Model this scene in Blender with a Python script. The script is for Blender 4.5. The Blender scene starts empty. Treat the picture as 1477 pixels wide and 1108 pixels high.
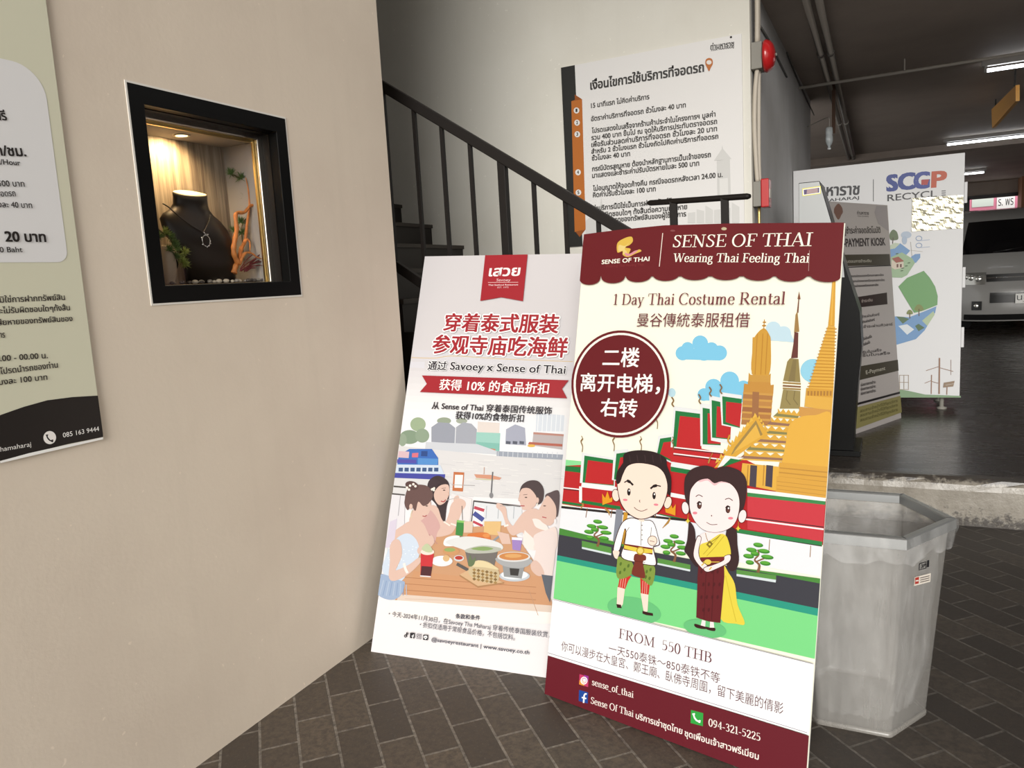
import bpy, bmesh, math, random
from mathutils import Vector, Matrix
R = math.radians
S = bpy.context.scene
COL = S.collection

# ------------------------------------------------------------------ camera
FPX = 1097.37                      # focal length in pixels of the 1477x1108 frame
YAW, PITCH, ROLL = R(26.562), R(7.686), R(-3.261)
CAM = Vector((0, 0, 1.5))
fw = Vector((-math.sin(YAW)*math.cos(PITCH), math.cos(YAW)*math.cos(PITCH), -math.sin(PITCH)))
_r = Vector((math.cos(YAW), math.sin(YAW), 0)); _u = _r.cross(fw)
rt = math.cos(ROLL)*_r + math.sin(ROLL)*_u
up = -math.sin(ROLL)*_r + math.cos(ROLL)*_u
cd = bpy.data.cameras.new('camera')
cam = bpy.data.objects.new('camera', cd); COL.objects.link(cam)
m3 = Matrix((rt, up, -fw)).transposed()
cam.matrix_world = Matrix.Translation(CAM) @ m3.to_4x4()
cd.sensor_fit = 'HORIZONTAL'; cd.sensor_width = 36.0; cd.lens = 36.0*FPX/1477
cd.clip_start = 0.02; cd.clip_end = 200
S.camera = cam

# ------------------------------------------------------------------ light
S.view_settings.view_transform = 'Standard'
S.view_settings.look = 'None'
S.view_settings.gamma = 1
S.view_settings.exposure = 0.0
w = bpy.data.worlds.new('overcast_sky'); S.world = w; w.use_nodes = True
bg = w.node_tree.nodes['Background']
bg.inputs[0].default_value = (1.0, 0.985, 0.955, 1); bg.inputs[1].default_value = 1.2
sd = bpy.data.lights.new('sun', 'SUN'); sd.energy = 3.5; sd.angle = R(31); sd.color = (1, .97, .92)
sun = bpy.data.objects.new('sun', sd); COL.objects.link(sun)
sun.location = (3, -6, 8)
_az, _el = R(15), R(15)            # light comes from behind the camera, a little to the right
sun.rotation_euler = Vector((math.sin(_az)*math.cos(_el), -math.cos(_az)*math.cos(_el), math.sin(_el))).to_track_quat('Z', 'Y').to_euler()

def ray(px, py):
    return fw + rt*((px-738.5)/FPX) - up*((py-554)/FPX)
def at_x(px, py, X):
    d = ray(px, py); return CAM + d*(X/d.x)
def at_y(px, py, Y):
    d = ray(px, py); return CAM + d*(Y/d.y)
def at_z(px, py, Z=0):
    d = ray(px, py); return CAM + d*((Z-CAM.z)/d.z)

# ------------------------------------------------------------------ materials
def lin(c):
    if isinstance(c, str):
        c = c.lstrip('#'); c = [int(c[i:i+2], 16)/255 for i in (0, 2, 4)]
    return tuple((x/12.92 if x <= .04045 else ((x+.055)/1.055)**2.4) for x in c[:3])
def mat(name, color, rough=.5, metal=0, spec=.5, trans=0, emit=None, es=0, coat=0):
    m = bpy.data.materials.new(name); m.use_nodes = True
    b = m.node_tree.nodes['Principled BSDF']
    b.inputs['Base Color'].default_value = (*color, 1)
    b.inputs['Roughness'].default_value = rough; b.inputs['Metallic'].default_value = metal
    b.inputs['Specular IOR Level'].default_value = spec
    if trans: b.inputs['Transmission Weight'].default_value = trans
    if coat: b.inputs['Coat Weight'].default_value = coat
    if emit: b.inputs['Emission Color'].default_value = (*emit, 1); b.inputs['Emission Strength'].default_value = es
    return m
class NT:
    """small helper for node materials"""
    def __init__(s, m): s.m = m; s.t = m.node_tree; s.n = s.t.nodes; s.b = s.n['Principled BSDF']
    def new(s, typ, **k):
        n = s.n.new(typ)
        for a, v in k.items(): setattr(n, a, v)
        return n
    def link(s, a, b): s.t.links.new(a, b)
    def coord(s, scale=(1, 1, 1), rot=(0, 0, 0), loc=(0, 0, 0)):
        c = s.new('ShaderNodeTexCoord'); mp = s.new('ShaderNodeMapping')
        mp.inputs['Scale'].default_value = scale; mp.inputs['Rotation'].default_value = rot; mp.inputs['Location'].default_value = loc
        s.link(c.outputs['Object'], mp.inputs[0]); return mp.outputs[0]
    def noise(s, vec, scale, detail=4, rough=.55):
        n = s.new('ShaderNodeTexNoise'); n.inputs['Scale'].default_value = scale
        n.inputs['Detail'].default_value = detail; n.inputs['Roughness'].default_value = rough
        s.link(vec, n.inputs['Vector']); return n.outputs['Fac']
    def ramp(s, fac, stops):
        r = s.new('ShaderNodeValToRGB'); e = r.color_ramp.elements
        while len(e) < len(stops): e.new(.5)
        for i, (p, c) in enumerate(stops): e[i].position = p; e[i].color = (*c, 1)
        s.link(fac, r.inputs[0]); return r.outputs[0]
    def mix(s, fac, a, b, mode='MIX'):
        n = s.new('ShaderNodeMix', data_type='RGBA', blend_type=mode)
        for sock, v in ((n.inputs[0], fac), (n.inputs[6], a), (n.inputs[7], b)):
            if hasattr(v, 'is_output'): s.link(v, sock)
            else: sock.default_value = v if isinstance(v, (int, float)) else (*v, 1)
        return n.outputs[2]
    def bump(s, h, strength=.3, dist=.01):
        n = s.new('ShaderNodeBump'); n.inputs['Strength'].default_value = strength; n.inputs['Distance'].default_value = dist
        s.link(h, n.inputs['Height']); s.link(n.outputs[0], s.b.inputs['Normal'])
_pm = {}
def ink(c, k=.80, rough=.42):
    """flat printed colour; c is an sRGB hex, k the print's overall reflectance"""
    key = (c, k, rough)
    if key not in _pm:
        kk = k*(.86 if min(lin(c)) < .62 else 1)
        _pm[key] = mat('print_'+c.lstrip('#'), tuple(x*kk for x in lin(c)), rough, spec=.35)
    return _pm[key]

# ------------------------------------------------------------------ mesh builder
def worldloc(o):
    v = Vector((0, 0, 0))
    while o is not None: v += o.location; o = o.parent
    return v
class MB:
    def __init__(s): s.v = []; s.f = []; s.mi = []; s.sm = []; s.mats = []
    def slot(s, m):
        if m not in s.mats: s.mats.append(m)
        return s.mats.index(m)
    def add(s, vs, fs, m, smooth=False):
        o = len(s.v); k = s.slot(m); s.v += [Vector(v) for v in vs]
        for f in fs: s.f.append([i+o for i in f]); s.mi.append(k); s.sm.append(smooth)
        return s
    def hexa(s, c, m):
        """8 corners: bottom ring 0-3, top ring 4-7"""
        return s.add(c, [(3, 2, 1, 0), (4, 5, 6, 7), (0, 1, 5, 4), (1, 2, 6, 5), (2, 3, 7, 6), (3, 0, 4, 7)], m)
    def box(s, a, b, m):
        x0, y0, z0 = a; x1, y1, z1 = b
        return s.hexa([(x0, y0, z0), (x1, y0, z0), (x1, y1, z0), (x0, y1, z0), (x0, y0, z1), (x1, y0, z1), (x1, y1, z1), (x0, y1, z1)], m)
    def bar(s, a, b, wd, ht, m, upv=(0, 0, 1)):
        a, b = Vector(a), Vector(b); d = (b-a).normalized(); upv = Vector(upv)
        sd_ = d.cross(upv).normalized()*wd/2; u2 = sd_.cross(d).normalized()*ht/2
        c = [a-sd_-u2, a+sd_-u2, b+sd_-u2, b-sd_-u2, a-sd_+u2, a+sd_+u2, b+sd_+u2, b-sd_+u2]
        return s.hexa(c, m)
    def tube(s, pts, rad, m, n=10, cap=True, flat=1.0):
        pts = [Vector(p) for p in pts]
        rr = rad if isinstance(rad, (list, tuple)) else [rad]*len(pts)
        vs = []; fs = []; prev = None
        for i, p in enumerate(pts):
            d = (pts[min(i+1, len(pts)-1)]-pts[max(i-1, 0)]).normalized()
            if prev is None:
                ref = Vector((0, 0, 1)) if abs(d.z) < .9 else Vector((1, 0, 0)); a = d.cross(ref).normalized()
            else:
                a = (prev - d*prev.dot(d)).normalized()
            prev = a; b = d.cross(a)
            for k in range(n):
                t = 2*math.pi*k/n; vs.append(p + a*math.cos(t)*rr[i] + b*math.sin(t)*rr[i]*flat)
        for i in range(len(pts)-1):
            for k in range(n):
                k2 = (k+1) % n; fs.append((i*n+k, i*n+k2, (i+1)*n+k2, (i+1)*n+k))
        s.add(vs, fs, m, True)
        if cap:
            o = len(s.v)-len(vs); k = s.slot(m)
            s.f.append([o+i for i in range(n)][::-1]); s.mi.append(k); s.sm.append(False)
            s.f.append([o+(len(pts)-1)*n+i for i in range(n)]); s.mi.append(k); s.sm.append(False)
        return s
    def rings(s, rings, m, cap=True, smooth=True):
        n = len(rings[0]); vs = [v for r_ in rings for v in r_]; fs = []
        for i in range(len(rings)-1):
            for k in range(n):
                k2 = (k+1) % n; fs.append((i*n+k, i*n+k2, (i+1)*n+k2, (i+1)*n+k))
        s.add(vs, fs, m, smooth)
        if cap:
            o = len(s.v)-len(vs); q = s.slot(m)
            s.f.append([o+i for i in range(n)][::-1]); s.mi.append(q); s.sm.append(False)
            s.f.append([o+(len(rings)-1)*n+i for i in range(n)]); s.mi.append(q); s.sm.append(False)
        return s
    def ball(s, c, r_, m, n=12, k=8, jit=0, rnd=None):
        c = Vector(c); r_ = Vector(r_) if not isinstance(r_, (int, float)) else Vector((r_, r_, r_))
        ring = []
        for i in range(1, k):
            t = math.pi*i/k
            ring.append([c+Vector((r_.x*math.sin(t)*math.cos(2*math.pi*j/n), r_.y*math.sin(t)*math.sin(2*math.pi*j/n), -r_.z*math.cos(t)))*(1+(rnd.uniform(-jit, jit) if rnd else 0)) if not rnd else
                         c+Vector((r_.x*math.sin(t)*math.cos(2*math.pi*j/n), r_.y*math.sin(t)*math.sin(2*math.pi*j/n), -r_.z*math.cos(t)))*(1+rnd.uniform(-jit, jit)) for j in range(n)])
        vs = [v for q in ring for v in q]; b0 = len(vs); vs += [c-Vector((0, 0, r_.z)), c+Vector((0, 0, r_.z))]
        fs = []
        for i in range(k-2):
            for j in range(n):
                j2 = (j+1) % n; fs.append((i*n+j, i*n+j2, (i+1)*n+j2, (i+1)*n+j))
        for j in range(n):
            fs.append((b0, (j+1) % n, j)); fs.append((b0+1, (k-2)*n+j, (k-2)*n+(j+1) % n))
        return s.add(vs, fs, m, True)
    def prism(s, pts, ext, m):
        """closed polygon pts (3D) extruded by vector ext"""
        n = len(pts); ext = Vector(ext); p = [Vector(q) for q in pts]
        return s.add(p+[q+ext for q in p], [list(range(n))[::-1], [n+i for i in range(n)]]+[(i, (i+1) % n, n+(i+1) % n, n+i) for i in range(n)], m)
    def lathe(s, prof, c, m, n=24, axis=(0, 0, 1), cap=True):
        c = Vector(c); ax = Vector(axis).normalized()
        ref = Vector((1, 0, 0)) if abs(ax.x) < .9 else Vector((0, 1, 0))
        a = ax.cross(ref).normalized(); b = ax.cross(a)
        return s.rings([[c+ax*h_+(a*math.cos(2*math.pi*k/n)+b*math.sin(2*math.pi*k/n))*r_ for k in range(n)] for r_, h_ in prof], m, cap)
    def build(s, name, parent=None, bevel=0, seg=2):
        off = worldloc(parent) if parent is not None else Vector((0, 0, 0))
        me = bpy.data.meshes.new(name)
        me.from_pydata([tuple(v-off) for v in s.v], [], s.f)
        for m in s.mats: me.materials.append(m)
        me.polygons.foreach_set('material_index', s.mi)
        me.polygons.foreach_set('use_smooth', s.sm)
        me.update()
        bm = bmesh.new(); bm.from_mesh(me); bmesh.ops.recalc_face_normals(bm, faces=bm.faces); bm.to_mesh(me); bm.free()
        o = bpy.data.objects.new(name, me); COL.objects.link(o)
        if parent is not None: o.parent = parent
        if bevel:
            md = o.modifiers.new('Bevel', 'BEVEL'); md.width = bevel; md.segments = seg; md.limit_method = 'ANGLE'; md.angle_limit = R(40)
        return o
def thing(name, label, cat, loc=(0, 0, 0), group=None):
    o = bpy.data.objects.new(name, None); COL.objects.link(o); o.location = loc; o.empty_display_size = .05
    return tag(o, label, cat, group)
def tag(o, label, cat, group=None, kind=None):
    if label: o['label'] = label
    if cat: o['category'] = cat
    if group: o['group'] = group
    if kind: o['kind'] = kind
    return o
def struct(o, label=None):
    o['kind'] = 'structure'
    if label: o['label'] = label
    return o
def lab(o, label): o['label'] = label; return o
def copy_tree(o, parent=None):
    c = o.copy(); COL.objects.link(c)
    if parent is not None: c.parent = parent
    for ch in [x for x in S.objects if x.parent == o]: copy_tree(ch, c)
    return c
# ------------------------------------------------------------------ setting materials
def wall_paint(name, c, dark, streak=.0, rough=.75):
    m = mat(name, c, rough, spec=.3); t = NT(m)
    v = t.coord()
    n1 = t.noise(v, 1.3, 5, .6); n2 = t.noise(v, 9, 5, .6)
    col = t.mix(t.ramp(n1, [(.42, (0, 0, 0)), (.72, (1, 1, 1))]), c, dark)
    vs = t.coord(scale=(6, 6, .5)); n3 = t.noise(vs, 2.2, 4, .6)
    col2 = t.mix(t.ramp(n3, [(.55, (0, 0, 0)), (.8, (streak,)*3)]), col, tuple(x*.72 for x in c))
    sp = t.noise(v, 38, 2, .5)
    col3 = t.mix(t.ramp(sp, [(.735, (0, 0, 0)), (.75, (.35, .35, .35))]), col2, tuple(min(1, x*1.35) for x in c))
    t.link(col3, t.b.inputs['Base Color'])
    h_ = t.mix(.5, n2, t.noise(v, 55, 3, .6)); t.bump(h_, .16, .006)
    return m
M_WL = wall_paint('beige_plaster', (.69, .60, .495), (.63, .54, .445), .12)
M_WB = wall_paint('cream_plaster', (.61, .595, .54), (.57, .55, .49), .10)
M_WG = wall_paint('grey_painted_plaster', (.43, .425, .425), (.35, .34, .33), .35)
M_CE = wall_paint('brown_ceiling_paint', (.36, .30, .26), (.30, .25, .215), .0)
M_WD = wall_paint('brown_unseen_plaster', (.16, .13, .105), (.13, .105, .085), .1)
M_BLACK = mat('black_metal', (.012, .011, .011), .38, spec=.5)
M_RAIL = mat('dark_rail_paint', (.009, .007, .006), .5, spec=.18)
def brick_floor():
    m = mat('brick_paving', (.1, .09, .08), .55, spec=.4); t = NT(m)
    v = t.coord(rot=(0, 0, R(45)), loc=(.02, -.0083, 0))
    b = t.new('ShaderNodeTexBrick'); t.link(v, b.inputs['Vector'])
    b.offset = .5; b.inputs['Scale'].default_value = 1
    b.inputs['Brick Width'].default_value = .25; b.inputs['Row Height'].default_value = .1247
    b.inputs['Mortar Size'].default_value = .0050; b.inputs['Mortar Smooth'].default_value = .25; b.inputs['Bias'].default_value = 0
    b.inputs['Color1'].default_value = (.060, .046, .036, 1); b.inputs['Color2'].default_value = (.155, .122, .092, 1)
    b.inputs['Mortar'].default_value = (.27, .24, .205, 1)
    w_ = t.coord(); big = t.noise(w_, .55, 3, .5); fine = t.noise(w_, 42, 5, .7); mid = t.noise(w_, 5, 4, .6)
    c = t.mix(t.ramp(fine, [(.40, (0, 0, 0)), (.62, (.75, .75, .75))]), b.outputs['Color'], (.060, .050, .043))
    c = t.mix(t.ramp(t.noise(w_, 90, 3, .7), [(.60, (0, 0, 0)), (.72, (.35, .35, .35))]), c, (.24, .21, .18))
    # dark wet brick plus dimmer light painted in, growing towards the right
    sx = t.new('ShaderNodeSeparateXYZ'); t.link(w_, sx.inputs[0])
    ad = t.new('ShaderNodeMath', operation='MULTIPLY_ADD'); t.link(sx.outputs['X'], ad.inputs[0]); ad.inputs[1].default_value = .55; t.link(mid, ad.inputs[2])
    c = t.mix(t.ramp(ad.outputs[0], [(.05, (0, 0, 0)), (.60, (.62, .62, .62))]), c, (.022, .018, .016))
    c = t.mix(t.ramp(mid, [(.62, (0, 0, 0)), (.78, (.6, .6, .6))]), c, (.03, .026, .024))
    t.link(c, t.b.inputs['Base Color'])
    inv = t.new('ShaderNodeMath', operation='SUBTRACT'); inv.inputs[0].default_value = 1; t.link(b.outputs['Fac'], inv.inputs[1])
    hh = t.new('ShaderNodeMath', operation='MULTIPLY_ADD'); t.link(fine, hh.inputs[0]); hh.inputs[1].default_value = .45; t.link(inv.outputs[0], hh.inputs[2])
    t.bump(hh.outputs[0], .55, .006)
    return m
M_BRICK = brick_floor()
def concrete_floor():
    m = mat('polished_dark_concrete', (.05, .045, .042), .22, spec=.28); t = NT(m)
    v = t.coord(); n1 = t.noise(v, .9, 6, .65); n2 = t.noise(t.coord(scale=(1, 3.5, 1)), 2.2, 5, .7)
    c = t.ramp(n1, [(.3, (.030, .024, .020)), (.7, (.055, .045, .038))])
    c = t.mix(t.ramp(n2, [(.55, (0, 0, 0)), (.8, (.45, .45, .45))]), c, (.022, .018, .016))
    t.link(c, t.b.inputs['Base Color'])
    r_ = t.ramp(n2, [(.3, (.22,)*3), (.75, (.34,)*3)]); t.link(r_, t.b.inputs['Roughness'])
    return m
M_CONC = concrete_floor()
def kerb_paint():
    m = mat('worn_kerb_paint', (.3, .28, .24), .32, spec=.6); t = NT(m)
    v = t.coord(); sx = t.new('ShaderNodeSeparateXYZ'); t.link(v, sx.inputs[0])
    n1 = t.noise(v, 7, 6, .7); n2 = t.noise(v, 23, 5, .75)
    c = t.ramp(n1, [(.3, (.17, .15, .12)), (.7, (.29, .265, .225))])
    # worn patches near the bottom and along the top arris
    f1 = t.new('ShaderNodeMapRange'); t.link(sx.outputs['Z'], f1.inputs[0]); f1.inputs[1].default_value = .0; f1.inputs[2].default_value = .16; f1.inputs[3].default_value = .30; f1.inputs[4].default_value = -.12
    a1 = t.new('ShaderNodeMath', operation='ADD'); t.link(n2, a1.inputs[0]); t.link(f1.outputs[0], a1.inputs[1])
    f2 = t.new('ShaderNodeMapRange'); t.link(sx.outputs['Z'], f2.inputs[0]); f2.inputs[1].default_value = .20; f2.inputs[2].default_value = .265; f2.inputs[3].default_value = 0; f2.inputs[4].default_value = .42
    a2 = t.new('ShaderNodeMath', operation='ADD'); t.link(a1.outputs[0], a2.inputs[0]); t.link(f2.outputs[0], a2.inputs[1])
    c = t.mix(t.ramp(a2.outputs[0], [(.60, (0, 0, 0)), (.74, (1, 1, 1))]), c, (.055, .047, .040))
    t.link(c, t.b.inputs['Base Color'])
    t.bump(t.mix(.5, n1, n2), .45, .012)
    return m
M_KERB = kerb_paint()

# ------------------------------------------------------------------ setting geometry
XL, YE = -1.997, 2.893            # face and end of the left wall
YB, XG = 4.80, -.735              # face of the stair wall, face of the grey wall
ZP, ZC = .27, 3.15                # parking slab and its ceiling
TW = .5
ny0, ny1, nz0, nz1 = 1.597, 2.251, 1.494, 2.137     # showcase opening
wl = MB()
for (y0, y1, z0, z1) in ((-6, ny0, 0, 4.9), (ny1, YE, 0, 4.9), (ny0, ny1, 0, nz0), (ny0, ny1, nz1, 4.9)):
    wl.box((XL-TW, y0, z0), (XL, y1, z1), M_WL)
struct(wl.build('wall_left'))
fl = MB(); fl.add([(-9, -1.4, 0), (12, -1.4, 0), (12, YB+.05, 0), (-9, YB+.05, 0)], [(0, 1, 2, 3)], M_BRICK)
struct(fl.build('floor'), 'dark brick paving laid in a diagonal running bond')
fo = MB(); fo.add([(-20, -30, 0), (20, -30, 0), (20, -1.401, 0), (-20, -1.401, 0)], [(0, 1, 2, 3)], mat('pale_bounce_ground', (.46, .43, .38), .8))  # unseen ground behind the camera, made pale to bounce sun onto the walls
struct(fo.build('floor_bounce'))
wb = MB(); wb.box((-7, YB, 0), (XG, YB+.06, 4.9), M_WB); struct(wb.build('wall_back'))
wg = MB(); wg.box((XG-.25, YB+.061, 0), (XG, 8.62, 4.9), M_WG); struct(wg.build('wall_side'))
sw = MB(); sw.box((-7, 2.0, 0), (-6.8, YB, 4.9), M_WD); sw.box((-6.8, 2.0, 0), (XL-TW, 2.2, 4.9), M_WD); struct(sw.build('wall_stairwell'))
pf = MB(); pf.box((XG, YB+.07, 0), (10, 22, ZP), M_CONC); pf.box((-5, 8.63, 0), (XG, 22, ZP), M_CONC)
struct(pf.build('floor_parking'), 'dark polished concrete of the raised car park')
kb = MB()
prof = [(0, 0), (0, .20), (.006, .235), (.022, .258), (.05, .268), (.09, ZP+.001), (.09, 0)]
nseg = 60; rr = random.Random(5)
rings = []
for i in range(nseg+1):
    x = XG+.002+(10-XG)*((i/nseg)**1.6)
    rings.append([(x, YB-.0185+y_+(rr.uniform(-.004, .004) if 0 < z_ < .265 else 0), z_+(rr.uniform(-.005, .003) if .2 < z_ < ZP else 0)) for y_, z_ in prof])
kb.rings(rings, M_KERB, smooth=False); struct(kb.build('trim_kerb'), 'worn cream-painted kerb along the raised car park edge')
ce = MB(); ce.box((-5, YB+.062, ZC), (10, 22, ZC+.2), M_CE); struct(ce.build('ceiling'), 'dark brown ceiling of the car park')
c2 = MB(); c2.box((-7, -.6, 4.9), (10, YB+.06, 5.1), M_CE); struct(c2.build('ceiling_passage'))
# downstand beams under the car-park ceiling
bmz = MB()
bmz.box((-5, 13.4, ZC-.10), (10, 13.9, ZC), M_CE); bmz.box((-2.6, 8.62, ZC-.35), (-2.2, 22, ZC), M_CE)
struct(bmz.build('trim_beam'))
# far wall of the car park with an open strip to the street
wf = MB(); wz0, wz1 = 1.35, 2.80
YF = 21.0
for a, b in (((-5, YF, ZP), (10, YF+.2, wz0)), ((-5, YF, wz1), (10, YF+.2, ZC)), ((-5, YF, wz0), (.9, YF+.2, wz1)), ((3.5, YF, wz0), (10, YF+.2, wz1))):
    wf.box(a, b, M_CE)
struct(wf.build('wall_far'))
wr = MB(); wr.box((9.8, YB+.1, ZP), (10, 22, ZC), M_CE); struct(wr.build('wall_right'))
we = MB(); we.box((5.4, 1.5, 0), (5.7, YB-.1, 4.9), M_WD); struct(we.build('wall_light_block'))  # unseen wall added to hold back sky light from the right
# staircase behind the left wall, climbing to the left along the stair wall
M_STEP = mat('dark_brown_stair_paint', (.012, .008, .006), .6)
M_NOSE = mat('worn_stair_nosing', (.03, .022, .016), .6)
st = MB(); rise, going = .1655, .25
for i in range(16):
    x1 = -.98-going*i; z1 = ZP+.34+rise*i
    st.box((x1-going-.001, 3.26, 0), (x1, YB-.001, z1), M_STEP)
    st.box((x1-.03, 3.255, z1-.022), (x1+.012, YB-.001, z1+.002), M_NOSE)
struct(st.build('staircase'), 'dark brown stairs climbing to the left behind the railing')
# ------------------------------------------------------------------ printing: flat artwork laid on a board
import functools
_tc = bpy.data.curves.new('glyph_source', 'FONT'); _tc.size = 1; _tc.resolution_u = 3
_to = bpy.data.objects.new('glyph_source', _tc); COL.objects.link(_to)
@functools.lru_cache(None)
def glyphs(text):
    """outlines of a line of type in the built-in typeface, as (verts2d, faces)"""
    _tc.body = text
    bpy.context.view_layer.update()
    dg = bpy.context.evaluated_depsgraph_get()
    me = _to.evaluated_get(dg).to_mesh()
    v = [(p.co.x, p.co.y) for p in me.vertices]; f = [tuple(p.vertices) for p in me.polygons]
    _to.evaluated_get(dg).to_mesh_clear()
    return v, f
@functools.lru_cache(None)
def refheight(ch):
    v, f = glyphs(ch); return max(p[1] for p in v)-min(0, min(p[1] for p in v))

# a roman (serifed) letter set drawn as broad-nib strokes; cap height 1, x height .66
def _arc(cx, cy, rx, ry, a0, a1, n=14):
    return [(cx+rx*math.cos(R(a0+(a1-a0)*i/n)), cy+ry*math.sin(R(a0+(a1-a0)*i/n))) for i in range(n+1)]
TH, TN, SB = .125, .045, .05
X = .66
def _serif(x, y, w=.2): return ('b', x-w, x+w, y)
def _g():
    G = {}
    L = lambda *p: ('l', [p[i:i+2] for i in range(0, len(p), 2)])
    W = lambda w_, *p: ('w', [p[i:i+2] for i in range(0, len(p), 2)], w_)
    A = lambda *a: ('l', _arc(*a))
    G['I'] = (.42, [L(.21, 0, .21, 1), _serif(.21, 0), _serif(.21, 1)])
    G['T'] = (.82, [L(.41, 0, .41, 1), _serif(.41, 0), L(.05, .97, .77, .97), W(.05, .06, .98, .04, .74), W(.05, .76, .98, .78, .74)])
    G['H'] = (.95, [L(.2, 0, .2, 1), L(.75, 0, .75, 1), L(.2, .51, .75, .51), _serif(.2, 0), _serif(.2, 1), _serif(.75, 0), _serif(.75, 1)])
    G['E'] = (.76, [L(.2, 0, .2, 1), L(.05, .97, .66, .97), L(.05, .03, .70, .03), L(.2, .51, .52, .51), W(.05, .66, .98, .67, .78), W(.05, .69, .02, .73, .25), W(.05, .53, .62, .53, .40)])
    G['F'] = (.70, [L(.2, 0, .2, 1), _serif(.2, 0), L(.05, .97, .64, .97), L(.2, .5, .50, .5), W(.05, .64, .98, .65, .77), W(.05, .51, .61, .51, .39)])
    G['N'] = (.98, [W(.055, .2, 0, .2, 1), W(.055, .78, 0, .78, 1), W(.125, .18, .98, .77, .02), _serif(.2, 0, .15), _serif(.12, 1, .12), _serif(.78, 1, .15)])
    G['M'] = (1.14, [W(.055, .18, 0, .2, 1), W(.12, .94, 0, .92, 1), W(.12, .2, .98, .55, .05), W(.05, .55, .05, .92, .98), _serif(.18, 0, .15), _serif(.94, 0, .18), _serif(.14, 1, .12), _serif(.97, 1, .12)])
    G['O'] = (.98, [A(.49, .5, .38, .49, 0, 360, 30)])
    G['C'] = (.86, [A(.48, .5, .38, .49, 48, 318, 24), W(.05, .75, .92, .76, .68)])
    G['S'] = (.66, [('l', [(.55, .84), (.47, .94), (.33, .975), (.19, .93), (.13, .80), (.17, .67), (.31, .56), (.46, .46), (.54, .33), (.52, .17), (.43, .06), (.30, .02), (.16, .06), (.09, .17)]), W(.05, .56, .97, .56, .74), W(.05, .08, .03, .08, .28)])
    G['A'] = (.88, [W(.05, .12, 0, .43, 1), W(.13, .43, 1, .77, 0), L(.24, .34, .63, .34), _serif(.12, 0, .14), _serif(.77, 0, .17)])
    G['W'] = (1.24, [W(.13, .12, 1, .38, 0), W(.05, .38, 0, .62, .95), W(.13, .62, .95, .87, 0), W(.05, .87, 0, 1.13, 1), _serif(.12, 1, .15), _serif(1.13, 1, .13), _serif(.60, 1, .12)])
    G['D'] = (.92, [L(.2, 0, .2, 1), L(.05, .97, .42, .97), L(.05, .03, .42, .03), A(.42, .5, .39, .47, 90, -90, 18)])
    G['R'] = (.88, [L(.2, 0, .2, 1), _serif(.2, 0), L(.05, .97, .42, .97), L(.2, .49, .42, .49), A(.42, .73, .22, .24, 90, -90, 14), W(.125, .40, .49, .74, .02), _serif(.78, 0, .09)])
    G['B'] = (.80, [L(.2, 0, .2, 1), L(.05, .97, .40, .97), L(.2, .53, .42, .53), L(.05, .03, .42, .03), A(.40, .75, .20, .22, 90, -90, 14), A(.42, .28, .24, .25, 90, -90, 14)])
    G['a'] = (.56, [('l', [(.11, .52), (.17, .63), (.28, .66), (.38, .61), (.41, .50), (.41, .10), (.45, .03), (.54, .05)]), ('l', [(.41, .40), (.26, .36), (.12, .28), (.09, .15), (.14, .04), (.24, .02), (.34, .06), (.41, .16)])])
    G['e'] = (.56, [('l', [(.10, .36), (.48, .36)]), ('l', [(.48, .36), (.46, .55), (.37, .64), (.28, .655), (.16, .60), (.09, .45), (.09, .25), (.15, .09), (.28, .02), (.40, .04), (.49, .15)])])
    G['c'] = (.54, [A(.30, .335, .21, .32, 45, 315, 18), W(.07, .44, .60, .45, .48)])
    G['o'] = (.60, [A(.30, .335, .215, .32, 0, 360, 24)])
    G['r'] = (.46, [L(.17, 0, .17, .66), _serif(.17, 0, .14), ('b', .04, .19, X), ('l', [(.17, .42), (.24, .58), (.33, .65), (.42, .62)]), W(.09, .38, .62, .42, .55)])
    G['n'] = (.66, [L(.17, 0, .17, .66), _serif(.17, 0, .13), ('b', .04, .19, X), ('l', [(.17, .48), (.27, .61), (.37, .65), (.46, .60), (.49, .48), (.49, 0)]), _serif(.49, 0, .13)])
    G['h'] = (.66, [L(.17, 0, .17, 1.02), _serif(.17, 0, .13), ('b', .04, .19, 1.02), ('l', [(.17, .48), (.27, .61), (.37, .65), (.46, .60), (.49, .48), (.49, 0)]), _serif(.49, 0, .13)])
    G['m'] = (.98, [L(.17, 0, .17, .66), _serif(.17, 0, .13), ('b', .04, .19, X), ('l', [(.17, .48), (.26, .61), (.35, .65), (.44, .60), (.47, .48), (.47, 0)]), _serif(.47, 0, .11), ('l', [(.47, .48), (.57, .61), (.66, .65), (.75, .60), (.78, .48), (.78, 0)]), _serif(.80, 0, .13)])
    G['u'] = (.66, [('l', [(.17, .66), (.17, .18), (.21, .06), (.31, .02), (.40, .06), (.49, .18)]), L(.49, 0, .49, .66), ('b', .04, .19, X), ('b', .36, .51, X), ('b', .49, .61, 0)])
    G['i'] = (.33, [L(.17, 0, .17, .66), _serif(.17, 0, .13), ('b', .04, .19, X), ('d', .165, .88, .075)])
    G['l'] = (.33, [L(.17, 0, .17, 1.02), _serif(.17, 0, .13), ('b', .04, .19, 1.02)])
    G['t'] = (.40, [('l', [(.18, .86), (.18, .16), (.22, .05), (.30, .02), (.38, .08)]), L(.05, .64, .36, .64)])
    G['f'] = (.38, [('l', [(.17, 0), (.17, .82), (.22, .96), (.31, 1.0), (.40, .95)]), _serif(.17, 0, .13), L(.05, .64, .34, .64)])
    G['s'] = (.48, [('l', [(.38, .55), (.32, .63), (.22, .65), (.13, .60), (.11, .49), (.17, .41), (.30, .32), (.39, .24), (.39, .12), (.32, .04), (.21, .02), (.10, .09)]), W(.045, .40, .64, .40, .48), W(.045, .09, .02, .085, .19)])
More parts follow.
